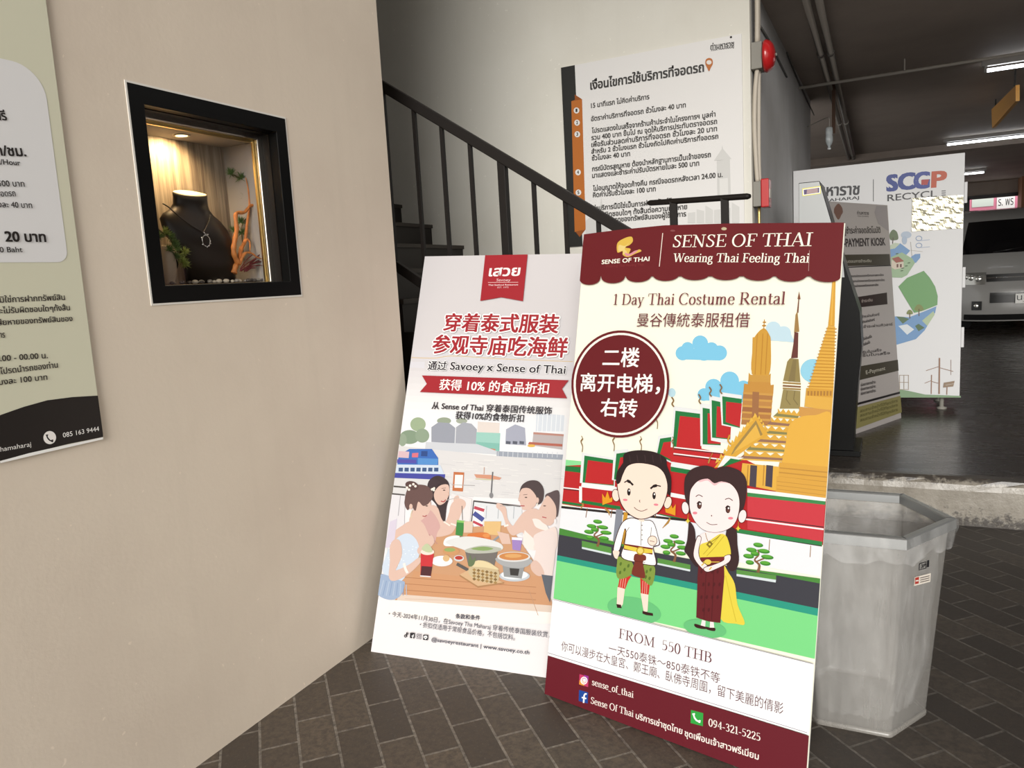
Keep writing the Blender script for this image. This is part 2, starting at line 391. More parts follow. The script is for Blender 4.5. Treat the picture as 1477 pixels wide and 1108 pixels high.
    G['g'] = (.58, [A(.26, .45, .16, .20, 0, 360, 18), W(.05, .36, .60, .52, .65), ('l', [(.16, .29), (.12, .20), (.18, .13), (.36, .09), (.49, .02), (.50, -.12), (.40, -.22), (.25, -.25), (.12, -.21), (.07, -.11), (.12, -.01), (.2, .11)])])
    G['y'] = (.60, [W(.115, .11, .66, .31, .03), W(.05, .50, .66, .31, .03), ('l', [(.31, .03), (.24, -.16), (.17, -.24), (.09, -.22)]), _serif(.11, X, .12), _serif(.50, X, .1)])
    G['_'] = (.5, [L(0, -.12, .5, -.12)])
    G['-'] = (.42, [W(.075, .06, .34, .36, .34)])
    G['0'] = (.62, [A(.31, .5, .22, .49, 0, 360, 24)])
    G['1'] = (.5, [L(.26, 0, .26, 1), _serif(.26, 0, .17), W(.05, .08, .86, .26, .98)])
    G['2'] = (.60, [('l', [(.09, .76), (.15, .92), (.28, .98), (.42, .93), (.48, .78), (.45, .62), (.33, .42), (.10, .06)]), W(.10, .07, .05, .52, .05), W(.05, .52, .03, .55, .22)])
    G['3'] = (.60, [('l', [(.10, .84), (.18, .95), (.30, .98), (.42, .91), (.45, .77), (.40, .62), (.27, .54)]), ('l', [(.22, .54), (.38, .50), (.48, .37), (.48, .20), (.39, .06), (.25, .02), (.09, .09)])])
    G['4'] = (.62, [L(.42, 0, .42, 1), L(.05, .28, .58, .28), W(.05, .42, .98, .06, .28), _serif(.42, 0, .12)])
    G['5'] = (.60, [L(.15, .96, .50, .96), W(.055, .15, .97, .13, .54), ('l', [(.13, .54), (.27, .62), (.41, .57), (.49, .42), (.48, .22), (.38, .07), (.24, .02), (.08, .09)])])
    G['9'] = (.62, [A(.30, .68, .20, .29, 0, 360, 20), ('l', [(.50, .70), (.49, .42), (.40, .18), (.28, .06), (.12, .02)])])
    G[' '] = (.32, [])
    return G
ROMAN = _g()
def nib(pts, wfix=None, bold=0):
    """sweep a polyline with a broad nib (thick uprights, thin crossbars); returns quads"""
    vs = []
    for i, p in enumerate(pts):
        a = pts[max(0, i-1)]; b = pts[min(len(pts)-1, i+1)]
        dx, dy = b[0]-a[0], b[1]-a[1]; l = math.hypot(dx, dy) or 1; dx /= l; dy /= l
        t = (wfix if wfix else TN+(TH-TN)*abs(dy)**1.3)+bold
        vs += [(p[0]-dy*t/2, p[1]+dx*t/2), (p[0]+dy*t/2, p[1]-dx*t/2)]
    return vs, [(2*i, 2*i+1, 2*i+3, 2*i+2) for i in range(len(pts)-1)]
@functools.lru_cache(None)
def roman(text, bold=0):
    V, Fc = [], []; x = 0
    for ch in text:
        adv, st_ = ROMAN[ch]
        for q in st_:
            if q[0] == 'b': v, f = [(q[1], q[3]), (q[2], q[3]), (q[2], q[3]), (q[1], q[3])], [(0, 1, 2, 3)]
            elif q[0] == 'd': v = [(q[1]+q[3]*math.cos(k*.6283), q[2]+q[3]*math.sin(k*.6283)) for k in range(10)]; f = [tuple(range(10))]
            elif q[0] == 'w': v, f = nib(q[1], q[2], bold)
            else: v, f = nib(q[1], None, bold)
            if q[0] == 'b':
                y = q[3]; hb = SB/2+bold/3
                yc = hb if y == 0 else y-hb
                v = [(q[1]-bold/2, yc-hb), (q[2]+bold/2, yc-hb), (q[2]+bold/2, yc+hb), (q[1]-bold/2, yc+hb)]
            o = len(V); V += [(a+x, b) for a, b in v]; Fc += [tuple(i+o for i in g) for g in f]
        x += adv
    return V, Fc

class Art:
    """prints on a plane board. O origin, e unit right, u unit up (towards the viewer is e x u)"""
    def __init__(s, O, e, u, k=.80, lift=.0008, step=2.2e-5):
        s.O, s.e, s.u = Vector(O), Vector(e).normalized(), Vector(u).normalized(); s.n = s.e.cross(s.u).normalized()
        s.k = k; s.h = lift; s.step = step; s.mb = MB(); s.z = (0, 0, 1); s.clip = None
    def view(s, x0, y0, sc=1): s.z = (x0, y0, sc)
    def uv(s, x, y):
        """point of the board under a point of the photograph"""
        x, y = s.z[0]+x*s.z[2], s.z[1]+y*s.z[2]
        d = ray(x, y); t = (s.O-CAM).dot(s.n)/d.dot(s.n); q = CAM+d*t-s.O
        return (q.dot(s.e), q.dot(s.u))
    def P(s, a, b): return s.O+s.e*a+s.u*b+s.n*s.h
    def cut(s, pts):
        """keep the printing inside this convex outline (photo points, any order of turn)"""
        V = [s.uv(*p) for p in pts]
        if sum(a[0]*b[1]-b[0]*a[1] for a, b in zip(V, V[1:]+V[:1])) < 0: V.reverse()
        s.clip = V
    def raw(s, V, Fc, c):
        s.h += s.step
        if s.clip:
            E_ = list(zip(s.clip, s.clip[1:]+s.clip[:1]))
            ins = lambda p, a, b: (b[0]-a[0])*(p[1]-a[1])-(b[1]-a[1])*(p[0]-a[0]) >= -1e-9
            if any(not ins(p, a, b) for p in V for a, b in E_):
                V2, F2 = [], []
                for f in Fc:
                    q = [V[i] for i in f]
                    for a, b in E_:
                        if not q: break
                        o = []
                        for i, p in enumerate(q):
                            r_ = q[i-1]; ip, ir = ins(p, a, b), ins(r_, a, b)
                            if ip != ir:
                                d1 = (b[0]-a[0])*(r_[1]-a[1])-(b[1]-a[1])*(r_[0]-a[0]); d2 = (b[0]-a[0])*(p[1]-a[1])-(b[1]-a[1])*(p[0]-a[0]); t = d1/(d1-d2)
                                o.append((r_[0]+(p[0]-r_[0])*t, r_[1]+(p[1]-r_[1])*t))
                            if ip: o.append(p)
                        q = o
                    if len(q) > 2: F2.append(list(range(len(V2), len(V2)+len(q)))); V2 += q
                V, Fc = V2, F2
                if not V: return
        s.mb.add([s.P(*v) for v in V], Fc, c if not isinstance(c, str) else ink(c, s.k))
    def poly(s, pts, c):
        V = [s.uv(*p) for p in pts]; s.raw(V, [list(range(len(V)))], c)
    def flat(s, pts, c): s.poly([pts[i:i+2] for i in range(0, len(pts), 2)], c)
    def spl(s, pts, c, n=5): s.poly(smooth_closed(pts, n), c)
    def ell(s, x, y, rx, ry, c, rot=0, n=28):
        cr, sr = math.cos(R(rot)), math.sin(R(rot))
        s.poly([(x+rx*math.cos(t)*cr-ry*math.sin(t)*sr, y+rx*math.cos(t)*sr+ry*math.sin(t)*cr) for t in [2*math.pi*i/n for i in range(n)]], c)
    def ring(s, x, y, rx, ry, wd, c, rot=0, n=36, a0=0, a1=360):
        cr, sr = math.cos(R(rot)), math.sin(R(rot)); pts = []
        for i in range(n+1):
            t = R(a0+(a1-a0)*i/n); pts.append((x+rx*math.cos(t)*cr-ry*math.sin(t)*sr, y+rx*math.cos(t)*sr+ry*math.sin(t)*cr))
        s.line(pts, wd, c)
    def line(s, pts, wd, c):
        vs = []
        wl_ = wd if isinstance(wd, (list, tuple)) else [wd]*len(pts)
        for i, p in enumerate(pts):
            a = pts[max(0, i-1)]; b = pts[min(len(pts)-1, i+1)]
            dx, dy = b[0]-a[0], b[1]-a[1]; l = math.hypot(dx, dy) or 1; dx /= l; dy /= l; t = wl_[i]/2
            vs += [s.uv(p[0]-dy*t, p[1]+dx*t), s.uv(p[0]+dy*t, p[1]-dx*t)]
        s.raw(vs, [(2*i, 2*i+1, 2*i+3, 2*i+2) for i in range(len(pts)-1)], c)
    def curve(s, pts, wd, c, n=6): s.line(smooth_open(pts, n), wd, c)
    def text(s, txt, p0, p1, hpx, c, bold=0, ref=None, face='sans', outline=None):
        """p0,p1: photo points at the left and right end of the baseline; hpx: height in photo px of the ref glyph"""
        V, Fc = roman(txt, bold) if face == 'roman' else glyphs(txt)
        x0, x1 = min(v[0] for v in V), max(v[0] for v in V)
        a, b = s.uv(*p0), s.uv(*p1); L = math.hypot(b[0]-a[0], b[1]-a[1]); sx = L/(x1-x0)
        dx, dy = (b[0]-a[0])/L, (b[1]-a[1])/L
        t0 = s.uv(p0[0], p0[1]-hpx); hh = math.hypot(t0[0]-a[0], t0[1]-a[1])
        if ref is None: ref = ('国' if any(ord(ch) > 0x2fff for ch in txt) else None) or next((ch for ch in txt if 0xe00 < ord(ch) < 0xe2f and ch not in 'ปฝฟฬ'), None) or 'H'
        sy = hh/(1.0 if face == 'roman' else refheight(ref))
        base = 0
        if ord(ref[0]) > 0x2fff: base = min(v[1] for v in glyphs('国')[0])
        def put(ox, oy, col):
            s.raw([(a[0]+((v[0]-x0)*sx+ox)*dx-((v[1]-base)*sy+oy)*dy, a[1]+((v[0]-x0)*sx+ox)*dy+((v[1]-base)*sy+oy)*dx) for v in V], Fc, col)
        if outline:
            for k in range(12):
                put(outline[1]*hh*math.cos(k*math.pi/6), outline[1]*hh*math.sin(k*math.pi/6), outline[0])
        if bold and face != 'roman':
            bw = bold*hh
            for ox, oy in ((-bw, -bw*.6), (bw, -bw*.6), (bw, bw*.6), (-bw, bw*.6)): put(ox, oy, c)
        else: put(0, 0, c)
    def done(s, name, parent, label=None):
        o = s.mb.build(name, parent); s.mb = MB()
        if label: o['label'] = label
        return o
def smooth_closed(p, n=5):
    out = []; N = len(p)
    for i in range(N):
        a, b, c, d = p[i-1], p[i], p[(i+1) % N], p[(i+2) % N]
        for k in range(n):
            t = k/n; t2 = t*t; t3 = t2*t
            out.append(tuple(.5*(2*b[j]+(c[j]-a[j])*t+(2*a[j]-5*b[j]+4*c[j]-d[j])*t2+(3*b[j]-a[j]-3*c[j]+d[j])*t3) for j in range(len(b))))
    return out
def smooth_open(p, n=5):
    out = []; q = [p[0]]+list(p)+[p[-1]]
    for i in range(1, len(q)-2):
        a, b, c, d = q[i-1], q[i], q[i+1], q[i+2]
        for k in range(n):
            t = k/n; t2 = t*t; t3 = t2*t
            out.append(tuple(.5*(2*b[j]+(c[j]-a[j])*t+(2*a[j]-5*b[j]+4*c[j]-d[j])*t2+(3*b[j]-a[j]-3*c[j]+d[j])*t3) for j in range(len(b))))
    out.append(tuple(p[-1])); return out
def frame_of(bl, yaw, tilt):
    """unit right and up of a board standing at bl, turned by yaw and leaning back by tilt"""
    e = Vector((math.cos(yaw), math.sin(yaw), 0)); nb = Vector((-math.sin(yaw), math.cos(yaw), 0))
    return e, Vector((0, 0, math.cos(tilt)))+nb*math.sin(tilt)
def panel(name, parent, A, outline_px, thick, m_face, m_edge, bevel=0):
    """sheet cut to an outline on the board plane, with its thickness behind"""
    V = [A.uv(*p) for p in outline_px]; b = MB()
    F_ = [A.O+A.e*x+A.u*y for x, y in V]; K = [p-A.n*thick for p in F_]; n = len(V)
    b.add(F_, [list(range(n))], m_face); b.add(F_+K, [list(range(2*n-1, n-1, -1))]+[(i, (i+1) % n, n+(i+1) % n, n+i) for i in range(n)], m_edge)
    return b.build(name, parent)
# ------------------------------------------------------------------ large costume-rental board
M_PVC = mat('white_foam_board', (.74, .735, .70), .5)
M_PVCE = mat('board_edge', (.60, .58, .55), .6)
def big_board():
    O = Vector((-1.108, 2.357, 0)); e, u = frame_of(O, R(-13.566), R(12.857))
    root = thing('advertising_board', 'large maroon and cream costume rental board with a cartoon couple', 'sign', O)
    A = Art(O, e, u, k=.79)
    panel('panel', root, A, [(788, 1000), (1163, 1142), (1219, 322), (1050, 323.4), (958, 326), (900, 331.5), (844, 339)], .004, ink('#fbfae8', .79), M_PVCE)
    A.cut([(788, 1000), (1163, 1142), (1219, 322), (1050, 323.4), (958, 326), (900, 331.5), (844, 339)])
    MR, CR = '#6f1a22', '#fcfbec'
    # ---- scenery
    A.view(960, 400, .27083)
    def cloud(lumps, base, c):
        for x, y, r in lumps: A.ell(x, y, r, r*1.0, c)
        A.flat(base, c)
    cloud([(185, 352, 42), (118, 378, 33), (245, 382, 36), (92, 405, 38), (288, 403, 40), (205, 395, 50)], [92, 380, 288, 380, 292, 444, 88, 438], '#86d3f6')
    cloud([(342, 552, 50), (256, 585, 44), (205, 625, 34), (415, 590, 40), (340, 600, 60)], [205, 600, 445, 590, 445, 668, 200, 656], '#86d3f6')
    cloud([(575, 275, 40), (630, 300, 40)], [535, 275, 668, 300, 690, 348, 530, 335], '#cdeaf8')
    A.ell(785, 498, 66, 63, '#9ddcf5'); A.ell(35, 615, 20, 24, '#c5e8f5')
    # ---- red temple halls (seen from zoomed part 790,630)
    A.view(790, 630, .27759)
    A.flat([80, 118, 180, 128, 178, 158, 76, 150], '#93eaa2')
    A.flat([75, 152, 1000, 105, 1480, 340, 1470, 485, 1450, 566, 40, 345], '#c6262b')
    A.flat([76, 150, 176, 158, 174, 188, 74, 176], '#1d7a3c')
    # roof units: white bargeboard, green border, red tiles
    def unit(q, g, r_):
        A.flat(q, '#e3e6e8'); A.flat(g, '#1f7d41'); A.flat(r_, '#c9282d')
    unit([178, 82, 350, 110, 350, 262, 168, 240], [192, 98, 348, 122, 345, 255, 182, 238], [210, 122, 345, 140, 342, 250, 195, 238])
    unit([345, 70, 420, 62, 420, 240, 335, 225], [358, 88, 420, 80, 420, 235, 345, 222], [378, 108, 420, 104, 420, 232, 356, 222])
    unit([575, -5, 660, -20, 650, 140, 560, 100], [585, 10, 655, 0, 645, 130, 568, 95], [603, 30, 652, 24, 642, 120, 585, 90])
    unit([655, -160, 800, -140, 800, 0, 640, 60], [665, -135, 800, -118, 800, 60, 650, 62], [688, -108, 800, -95, 800, 70, 668, 62])
    A.flat([640, 55, 800, 62, 930, 90, 930, 150, 640, 130], '#c9282d')
    unit([792, -175, 905, -160, 900, 60, 795, 48], [806, -150, 905, -135, 900, 45, 806, 40], [832, -122, 905, -112, 900, 38, 832, 36])
    unit([840, -215, 960, -190, 950, 40, 850, 20], [853, -190, 960, -168, 950, 15, 855, 5], [880, -158, 960, -145, 950, 10, 876, 2])
    unit([895, -232, 1010, -215, 1000, -40, 905, -60], [908, -210, 1010, -196, 1000, -45, 912, -66], [928, -182, 1010, -172, 1000, -50, 926, -76])
    for q in ([655, 62, 930, 92], [655, 95, 930, 128], [66, 270, 175, 282]): A.line([q[0:2], q[2:4]], 4, '#3a2226'); A.line([(q[0], q[1]-7), (q[2], q[3]-7)], 6, '#eef0f0')
    A.flat([645, 130, 830, 160, 830, 188, 640, 155], '#e6e9ea'); A.flat([640, 155, 830, 188, 830, 212, 640, 180], '#1f7d41')
    # lower eave bands
    A.flat([178, 240, 360, 262, 360, 285, 176, 262], '#eef0f0'); A.flat([165, 258, 180, 258, 180, 345, 165, 340], '#eef0f0')
    A.flat([180, 330, 380, 362, 380, 380, 175, 345], '#1f7d41'); A.flat([62, 345, 180, 362, 180, 350, 62, 332], '#1f7d41')
    A.flat([640, 290, 745, 310, 745, 330, 640, 312], '#eef0f0'); A.flat([580, 400, 740, 432, 740, 446, 580, 414], '#1f7d41')
    # ---- golden spires
    A.view(960, 400, .27083)
    g1, g2, g3, g4 = '#d9a441', '#c48c33', '#b57f4a', '#a96f45'
    A.flat([465, 320, 555, 320, 545, 520, 460, 515], g1)
    A.spl([(462, 515), (470, 350), (485, 305), (525, 272), (553, 305), (562, 350), (552, 520)], g1)
    for x in (490, 520, 545): A.line([(x, 300), (x-12, 518)], 5, g2)
    A.line([(528, 225), (524, 280)], 4, g2); A.ell(528, 240, 10, 4, g2); A.ell(526, 258, 11, 5, g2)
    A.flat([445, 508, 455, 520, 548, 524, 562, 512, 560, 560, 442, 555], '#d3a04a'); A.flat([440, 555, 560, 560, 562, 575, 578, 572, 575, 622, 416, 612, 420, 566, 440, 570], '#cf9746')
    for i, c in enumerate((g3, '#c58d4c', g4, '#bb8147', g3)):
        y = 612+i*34; A.flat([416-i*2, y, 574-i*3, y+8, 570-i*3, y+44, 412-i*2, y+36], c)
        A.flat([414-i*2, y, 574-i*3, y+8, 574-i*3, y+20, 414-i*2, y+10], '#d7a352')
    A.flat([465, 610, 500, 612, 495, 780, 460, 780], '#a8744b')
    # slim spire
    A.flat([713, 75, 721, 118, 704, 116], '#8a5a40'); A.line([(712, 112), (705, 190)], [5, 9], '#7c4c3a')
    A.flat([704, 180, 714, 290, 686, 295, 694, 200], '#a98550'); A.flat([688, 292, 709, 296, 706, 430, 670, 432, 682, 360], '#6d3a35')
    A.flat([664, 432, 710, 436, 720, 560, 628, 552, 650, 450], '#9b8a55'); A.flat([680, 440, 700, 440, 690, 556, 655, 556], '#8a7a4e')
    for y in (562, 578, 592): A.line([(626, y), (722, y+6)], 9, '#8a5f3d' if y == 578 else '#a98a50')
    A.flat([628, 598, 720, 606, 718, 700, 610, 700], '#a0905c')
    for x in (650, 690): A.line([(x, 605), (x-6, 650), (x+16, 680)], 5, '#84744a')
    # stepped tiers with zigzag edging
    for i in range(6):
        y = 700+i*45; x0 = 600-i*36; x1 = 715-i*14
        A.flat([x0, y+18, x1, y+30, x1-10, y+55, x0-26, y+42], '#9d7560' if i % 2 else '#8f8a58')
        zz = []
        for k in range(9):
            t = k/8; zz += [(x0+(x1-x0)*t, y+(18 if k % 2 else -2)+12*t)]
        A.poly(zz+[(x1, y+40), (x0, y+26)], '#e7b247')
        A.line([(x0-20, y+44), (x1, y+56)], 8, '#efc05a')
    # bell chedi on the right
    A.flat([893, -20, 908, 0, 902, 262, 868, 258, 884, 100], '#e2a93c'); A.line([(897, 0), (884, 255)], 7, '#f0bd55'); A.ell(900, 2, 12, 10, '#e8b045')
    A.flat([868, 258, 905, 264, 896, 600, 762, 594, 800, 470], '#e9b34a')
    for i in range(19):
        y = 272+i*17.2; xl = 862-i*5.6; A.line([(xl-4, y), (914-i*.9, y+4)], 5, '#c8902f')
    A.flat([752, 590, 898, 600, 894, 642, 748, 632], '#dda53f')
    for i in range(8): A.flat([758+i*17, 606, 768+i*17, 607, 767+i*17, 632, 757+i*17, 631], '#b5813a')
    A.flat([748, 630, 894, 642, 888, 712, 742, 690], '#eab650'); A.flat([714, 690, 890, 708, 888, 745, 716, 742], '#d8a052')
    A.spl([(718, 745), (660, 790), (640, 900), (622, 985), (610, 1060), (870, 1060), (888, 740), (800, 735)], '#efb94c')
    A.flat([610, 985, 872, 1010, 862, 1160, 585, 1110], '#e5ad48')
    for i in range(5): A.line([(606-i*2, 1015+i*24), (870-i*2, 1040+i*26)], 7, '#c9953f')
    # gilded gable
    A.flat([480, 728, 548, 835, 300, 1010, 262, 1015], '#e7b142'); A.flat([484, 762, 520, 838, 350, 948, 372, 905], '#a98c4e'); A.flat([484, 785, 510, 850, 362, 938], '#efbd52')
    for i in range(11):
        x, y = 478-i*20, 740+i*24; A.flat([x, y-18, x+12, y, x-10, y+12], '#f0c050')
    for i in range(5): x, y = 496+i*11, 748+i*17; A.flat([x+6, y-12, x+12, y+8, x-4, y+6], '#f0c050')
    A.curve([(345, 840), (336, 870), (350, 890)], 9, '#d9a035')
    A.flat([320, 950, 420, 962, 280, 1015], '#e9ebe9'); A.flat([350, 965, 412, 975, 300, 1014], '#1f7d41')
    # gold columns and dark doorways under the tiers
    A.flat([412, 990, 610, 1010, 595, 1140, 400, 1100], '#efb94c')
    for x in (455, 540): A.flat([x, 1000, x+36, 1004, x+30, 1120, x-6, 1112], '#4c4450'); A.line([(x-12, 1000), (x-18, 1110)], 6, '#c28f3a')
    A.view(790, 630, .27759)
    A.flat([1192, 205, 1480, 240, 1470, 330, 1188, 295], '#e5ad48')
    for k in range(3): A.line([(1194, 232+k*20), (1460, 262+k*22)], 3, '#c9953f')
    A.flat([1040, 268, 1460, 320, 1447, 345, 1040, 296], '#eef2ee'); A.flat([1040, 290, 1447, 336, 1446, 356, 1040, 312], '#3d9152')
    A.flat([1040, 310, 1445, 354, 1430, 545, 1040, 480], '#d63c48')
    A.line([(1040, 418), (1438, 470)], 5, '#3a2a2c'); A.line([(1030, 428), (1437, 481)], 8, '#f0f2f2')
    A.flat([985, 478, 1430, 545, 1428, 566, 985, 498], '#2f8a4c')
    A.line([(985, 500), (1428, 568)], 4, '#332829')
    # white walls, lawns, road
    A.flat([60, 362, 180, 365, 560, 400, 990, 500, 1445, 574, 1440, 730, 700, 600, 48, 480], '#e9ecf2')
    A.flat([60, 358, 740, 430, 740, 442, 58, 370], '#2b2426')
    A.flat([400, 390, 420, 395, 405, 560, 378, 560], '#d9a035'); A.flat([360, 375, 395, 380, 380, 580, 340, 570], '#8d92a0')
    for x in (210, 340, 570): A.line([(x, 372), (x-8, 420)], 4, '#8c5a2c')
    for q in ((185, 345, 175, 375), (300, 372, 325, 410), (640, 425, 600, 475)): A.line([q[:2], ((q[0]+q[2])/2+8, (q[1]+q[3])/2-4), q[2:]], [9, 12, 3], '#b98c45')
    A.line([(1157, 533), (1153, 590)], 4, '#a27a4a'); A.line([(1370, 565), (1366, 625)], 4, '#a27a4a')
    A.flat([20, 463, 330, 540, 700, 640, 1430, 738, 1430, 776, 20, 505], '#4f9440')
    A.flat([20, 500, 1430, 764, 1430, 904, 20, 614], '#3e3f49')
    A.flat([182, 572, 335, 605, 333, 616, 182, 582], '#d3dfe4'); A.flat([575, 655, 745, 690, 743, 700, 573, 664], '#d3dfe4'); A.flat([985, 712, 1190, 742, 1188, 757, 985, 724], '#d3dfe4')
    A.flat([182, 540, 335, 575, 335, 606, 182, 572], '#5f9c4a'); A.flat([575, 630, 745, 665, 745, 690, 575, 655], '#5f9c4a'); A.flat([985, 690, 1190, 720, 1190, 743, 985, 712], '#5f9c4a')
    A.flat([20, 608, 1420, 894, 1420, 937, 20, 638], '#2aa48c')
    A.flat([20, 636, 1420, 933, 1420, 1160, 0, 832], '#84e892')
    # bonsai trees
    def bonsai(cx, cy, k):
        A.curve([(cx-2, cy+60*k), (cx+6, cy+25*k), (cx-18, cy), (cx+2, cy-25*k), (cx-2, cy-50*k)], [16*k, 14*k, 13*k, 12*k, 12*k, 11*k, 11*k, 10*k, 10*k, 9*k, 9*k, 9*k]+[8*k]*13, '#8b6142')
        A.curve([(cx-10, cy+8*k), (cx+30*k, cy-8*k), (cx+40*k, cy-4)], 7*k, '#8b6142', 4)
        for dx, dy, rx in ((0, -72, 24), (-32, -48, 26), (28, -42, 28), (-46, -18, 26), (44, -14, 30), (-16, -30, 20), (-40, 12, 20), (34, 16, 26)):
            A.ell(cx+dx*k, cy+dy*k, rx*k, 11*k, '#3f8f2f', 8); A.ell(cx+dx*k-2, cy+dy*k-4*k, rx*.8*k, 7*k, '#62b33f', 8)
    bonsai(264, 512, .98); bonsai(662, 590, 1.0); bonsai(1098, 640, 1.08)
    # temple finials and flames
    for x, y, h_ in ((182, 20, 60), (347, 15, 60), (488, 20, 55), (572, -100, 60), (655, 20, 50)):
        A.curve([(x-2, y-h_*.4), (x+4, y-h_*.15), (x-4, y+h_*.1), (x+4, y+h_*.5), (x+2, y+h_)], [3]*6+[7]*6+[5]*6+[4]*7, '#8c6a3c')
    for x, y in ((655, -165), (795, -180), (850, -218), (905, -232)):
        A.curve([(x-6, y-40), (x+4, y-22), (x-4, y-5), (x+6, y+10)], 7, '#8c6a3c')
    A.curve([(862, 85), (848, 112), (840, 138)], [3]*6+[8]*7, '#b98c45')
    for cx, cy, s_ in ((318, 330, 1), (640, 385, -1)):
        A.poly([(cx-28*s_, cy+25), (cx-30*s_, cy-35), (cx-14*s_, cy-12), (cx-2*s_, cy-48), (cx+10*s_, cy-8), (cx+26*s_, cy-20), (cx+22*s_, cy+8), (cx-10*s_, cy+18)], '#f0a623')
    A.done('scenery', root, 'illustration of golden spires and red temple roofs')
    # ---- cartoon man
    SK, LN = '#f8dfd0', '#4a2a2a'
    A.ell(455, 900, 142, 66, '#6fce86', 12)
    A.flat([368, 780, 407, 788, 396, 868, 384, 888, 364, 878], SK); A.flat([362, 868, 386, 872, 390, 890, 366, 888], '#3b1518')
    A.flat([488, 810, 529, 816, 524, 906, 506, 912, 500, 885], SK); A.flat([497, 903, 530, 912, 552, 916, 553, 930, 518, 926, 498, 918], '#3b1518')
    A.flat([380, 728, 442, 722, 424, 748, 408, 790, 371, 780], '#d8332d'); A.flat([486, 730, 536, 768, 529, 820, 489, 812], '#d8332d')
    for x in (388, 400, 412): A.line([(x, 735), (x-8, 784)], 3, '#f4b9a6')
    for x in (500, 512, 522): A.line([(x, 748), (x-3, 815)], 3, '#f4b9a6')
    A.spl([(375, 622), (442, 650), (450, 700), (420, 728), (378, 738), (362, 712), (366, 655)], '#8aa347'); A.spl([(505, 665), (558, 672), (562, 720), (545, 772), (515, 755), (488, 725)], '#8aa347')
    for x, y in ((385, 660), (405, 690), (382, 705), (425, 670), (520, 700), (540, 690), (535, 735), (515, 728)): A.ell(x, y, 6, 10, '#5d7a2e', 15, 10)
    A.spl([(438, 420), (490, 432), (552, 440), (580, 520), (588, 560), (562, 572), (556, 580), (572, 655), (550, 670), (470, 655), (388, 628), (402, 560), (412, 500), (402, 488), (382, 590), (346, 596), (358, 525), (392, 445)], LN, 4)
    A.spl([(440, 424), (490, 435), (550, 443), (577, 520), (583, 558), (560, 566), (552, 580), (567, 652), (550, 666), (470, 651), (392, 625), (406, 560), (415, 498), (404, 480), (378, 586), (350, 592), (362, 527), (394, 449)], '#fdfdfd', 4)
    A.line([(492, 435), (490, 565)], 2.5, LN)
    for y in (460, 485, 510, 535): A.ell(496, y, 3, 3, LN, 0, 8)
    A.line([(430, 470), (410, 500), (400, 555)], 2.5, LN); A.line([(545, 470), (540, 520)], 2.5, LN)
    A.flat([403, 555, 552, 578, 550, 612, 400, 586], '#7a2020'); A.flat([404, 562, 470, 576, 474, 600, 402, 580], '#f2d94f'); A.flat([500, 578, 551, 586, 550, 604, 500, 604], '#f2d94f')
    A.spl([(462, 608), (512, 615), (516, 640), (500, 652), (513, 728), (480, 730), (442, 710), (458, 650), (452, 638)], '#7f3528', 4)
    A.line([(455, 645), (512, 652)], 3, '#5d221a')
    A.ell(487, 592, 21, 21, '#c9a227'); A.ell(487, 592, 15, 15, '#f7e27a')
    A.spl([(346, 592), (378, 596), (372, 622), (366, 634), (352, 624)], SK); A.ell(550, 540, 26, 27, LN); A.ell(550, 540, 23, 24, SK); A.line([(536, 540), (560, 545)], 2.5, LN)
    A.flat([476, 405, 512, 412, 506, 442, 480, 438], SK)
    A.ell(360, 305, 21, 33, LN, -8); A.ell(360, 305, 18, 30, SK, -8); A.ell(630, 342, 21, 33, LN, 14); A.ell(630, 342, 18, 30, SK, 14)
    A.spl([(368, 220), (376, 320), (404, 380), (445, 415), (490, 430), (542, 418), (592, 382), (622, 320), (634, 240), (622, 180), (560, 140), (480, 130), (410, 145)], LN)
    A.spl([(370, 220), (380, 318), (407, 376), (447, 411), (490, 426), (540, 414), (590, 379), (618, 318), (631, 240), (618, 185), (560, 145), (480, 135), (412, 150)], SK)
    A.spl([(398, 132), (402, 92), (440, 75), (505, 71), (572, 84), (620, 115), (626, 150), (648, 215), (644, 300), (628, 292), (626, 240), (606, 185), (562, 152), (480, 138), (424, 152), (398, 195), (384, 235), (370, 246), (361, 232), (366, 185), (388, 150)], '#2b1b1e', 5)
    for x in (430, 470, 510, 550, 590): A.line([(x, 95), (x+6, 135)], 3, '#473236')
    A.curve([(404, 238), (420, 230), (436, 238), (450, 252)], [6]*6+[15]*6+[10]*7, '#1f1416'); A.curve([(540, 270), (556, 258), (575, 254), (594, 258)], [10]*6+[15]*6+[6]*7, '#1f1416')
    A.ell(428, 287, 9, 19, '#1c1416'); A.ell(559, 306, 9, 19, '#1c1416'); A.ell(430, 280, 3.5, 5, '#ffffff', 0, 10); A.ell(561, 299, 3.5, 5, '#ffffff', 0, 10)
    A.ell(409, 328, 12, 6, '#f48fa0', 5); A.ell(569, 353, 12, 6, '#f48fa0', 5)
    A.curve([(455, 366), (472, 380), (496, 386), (524, 376)], 3, LN); A.curve([(486, 328), (482, 336), (488, 340)], 3, LN, 3)
    A.done('man_figure', root, 'cartoon man in a white jacket and green wrapped trousers')
    # ---- cartoon woman
    SK = '#f9e6e6'; HA = '#3c2528'
    A.ell(823, 995, 112, 46, '#6fce86', 10)
    A.spl([(742, 440), (770, 480), (775, 560), (768, 620), (790, 672), (770, 668), (730, 612), (716, 590), (730, 540), (736, 480)], HA, 4)
    A.spl([(935, 480), (985, 485), (992, 560), (1000, 640), (982, 690), (950, 692), (932, 640)], HA, 4)
    A.spl([(918, 670), (945, 705), (978, 765), (992, 870), (1030, 968), (985, 970), (905, 945), (914, 800)], '#f4e04d', 4); A.line([(930, 720), (960, 860), (985, 960)], 3, '#d8bf33')
    A.flat([808, 950, 826, 955, 824, 990, 800, 985], SK); A.flat([850, 958, 868, 960, 872, 995, 848, 990], SK)
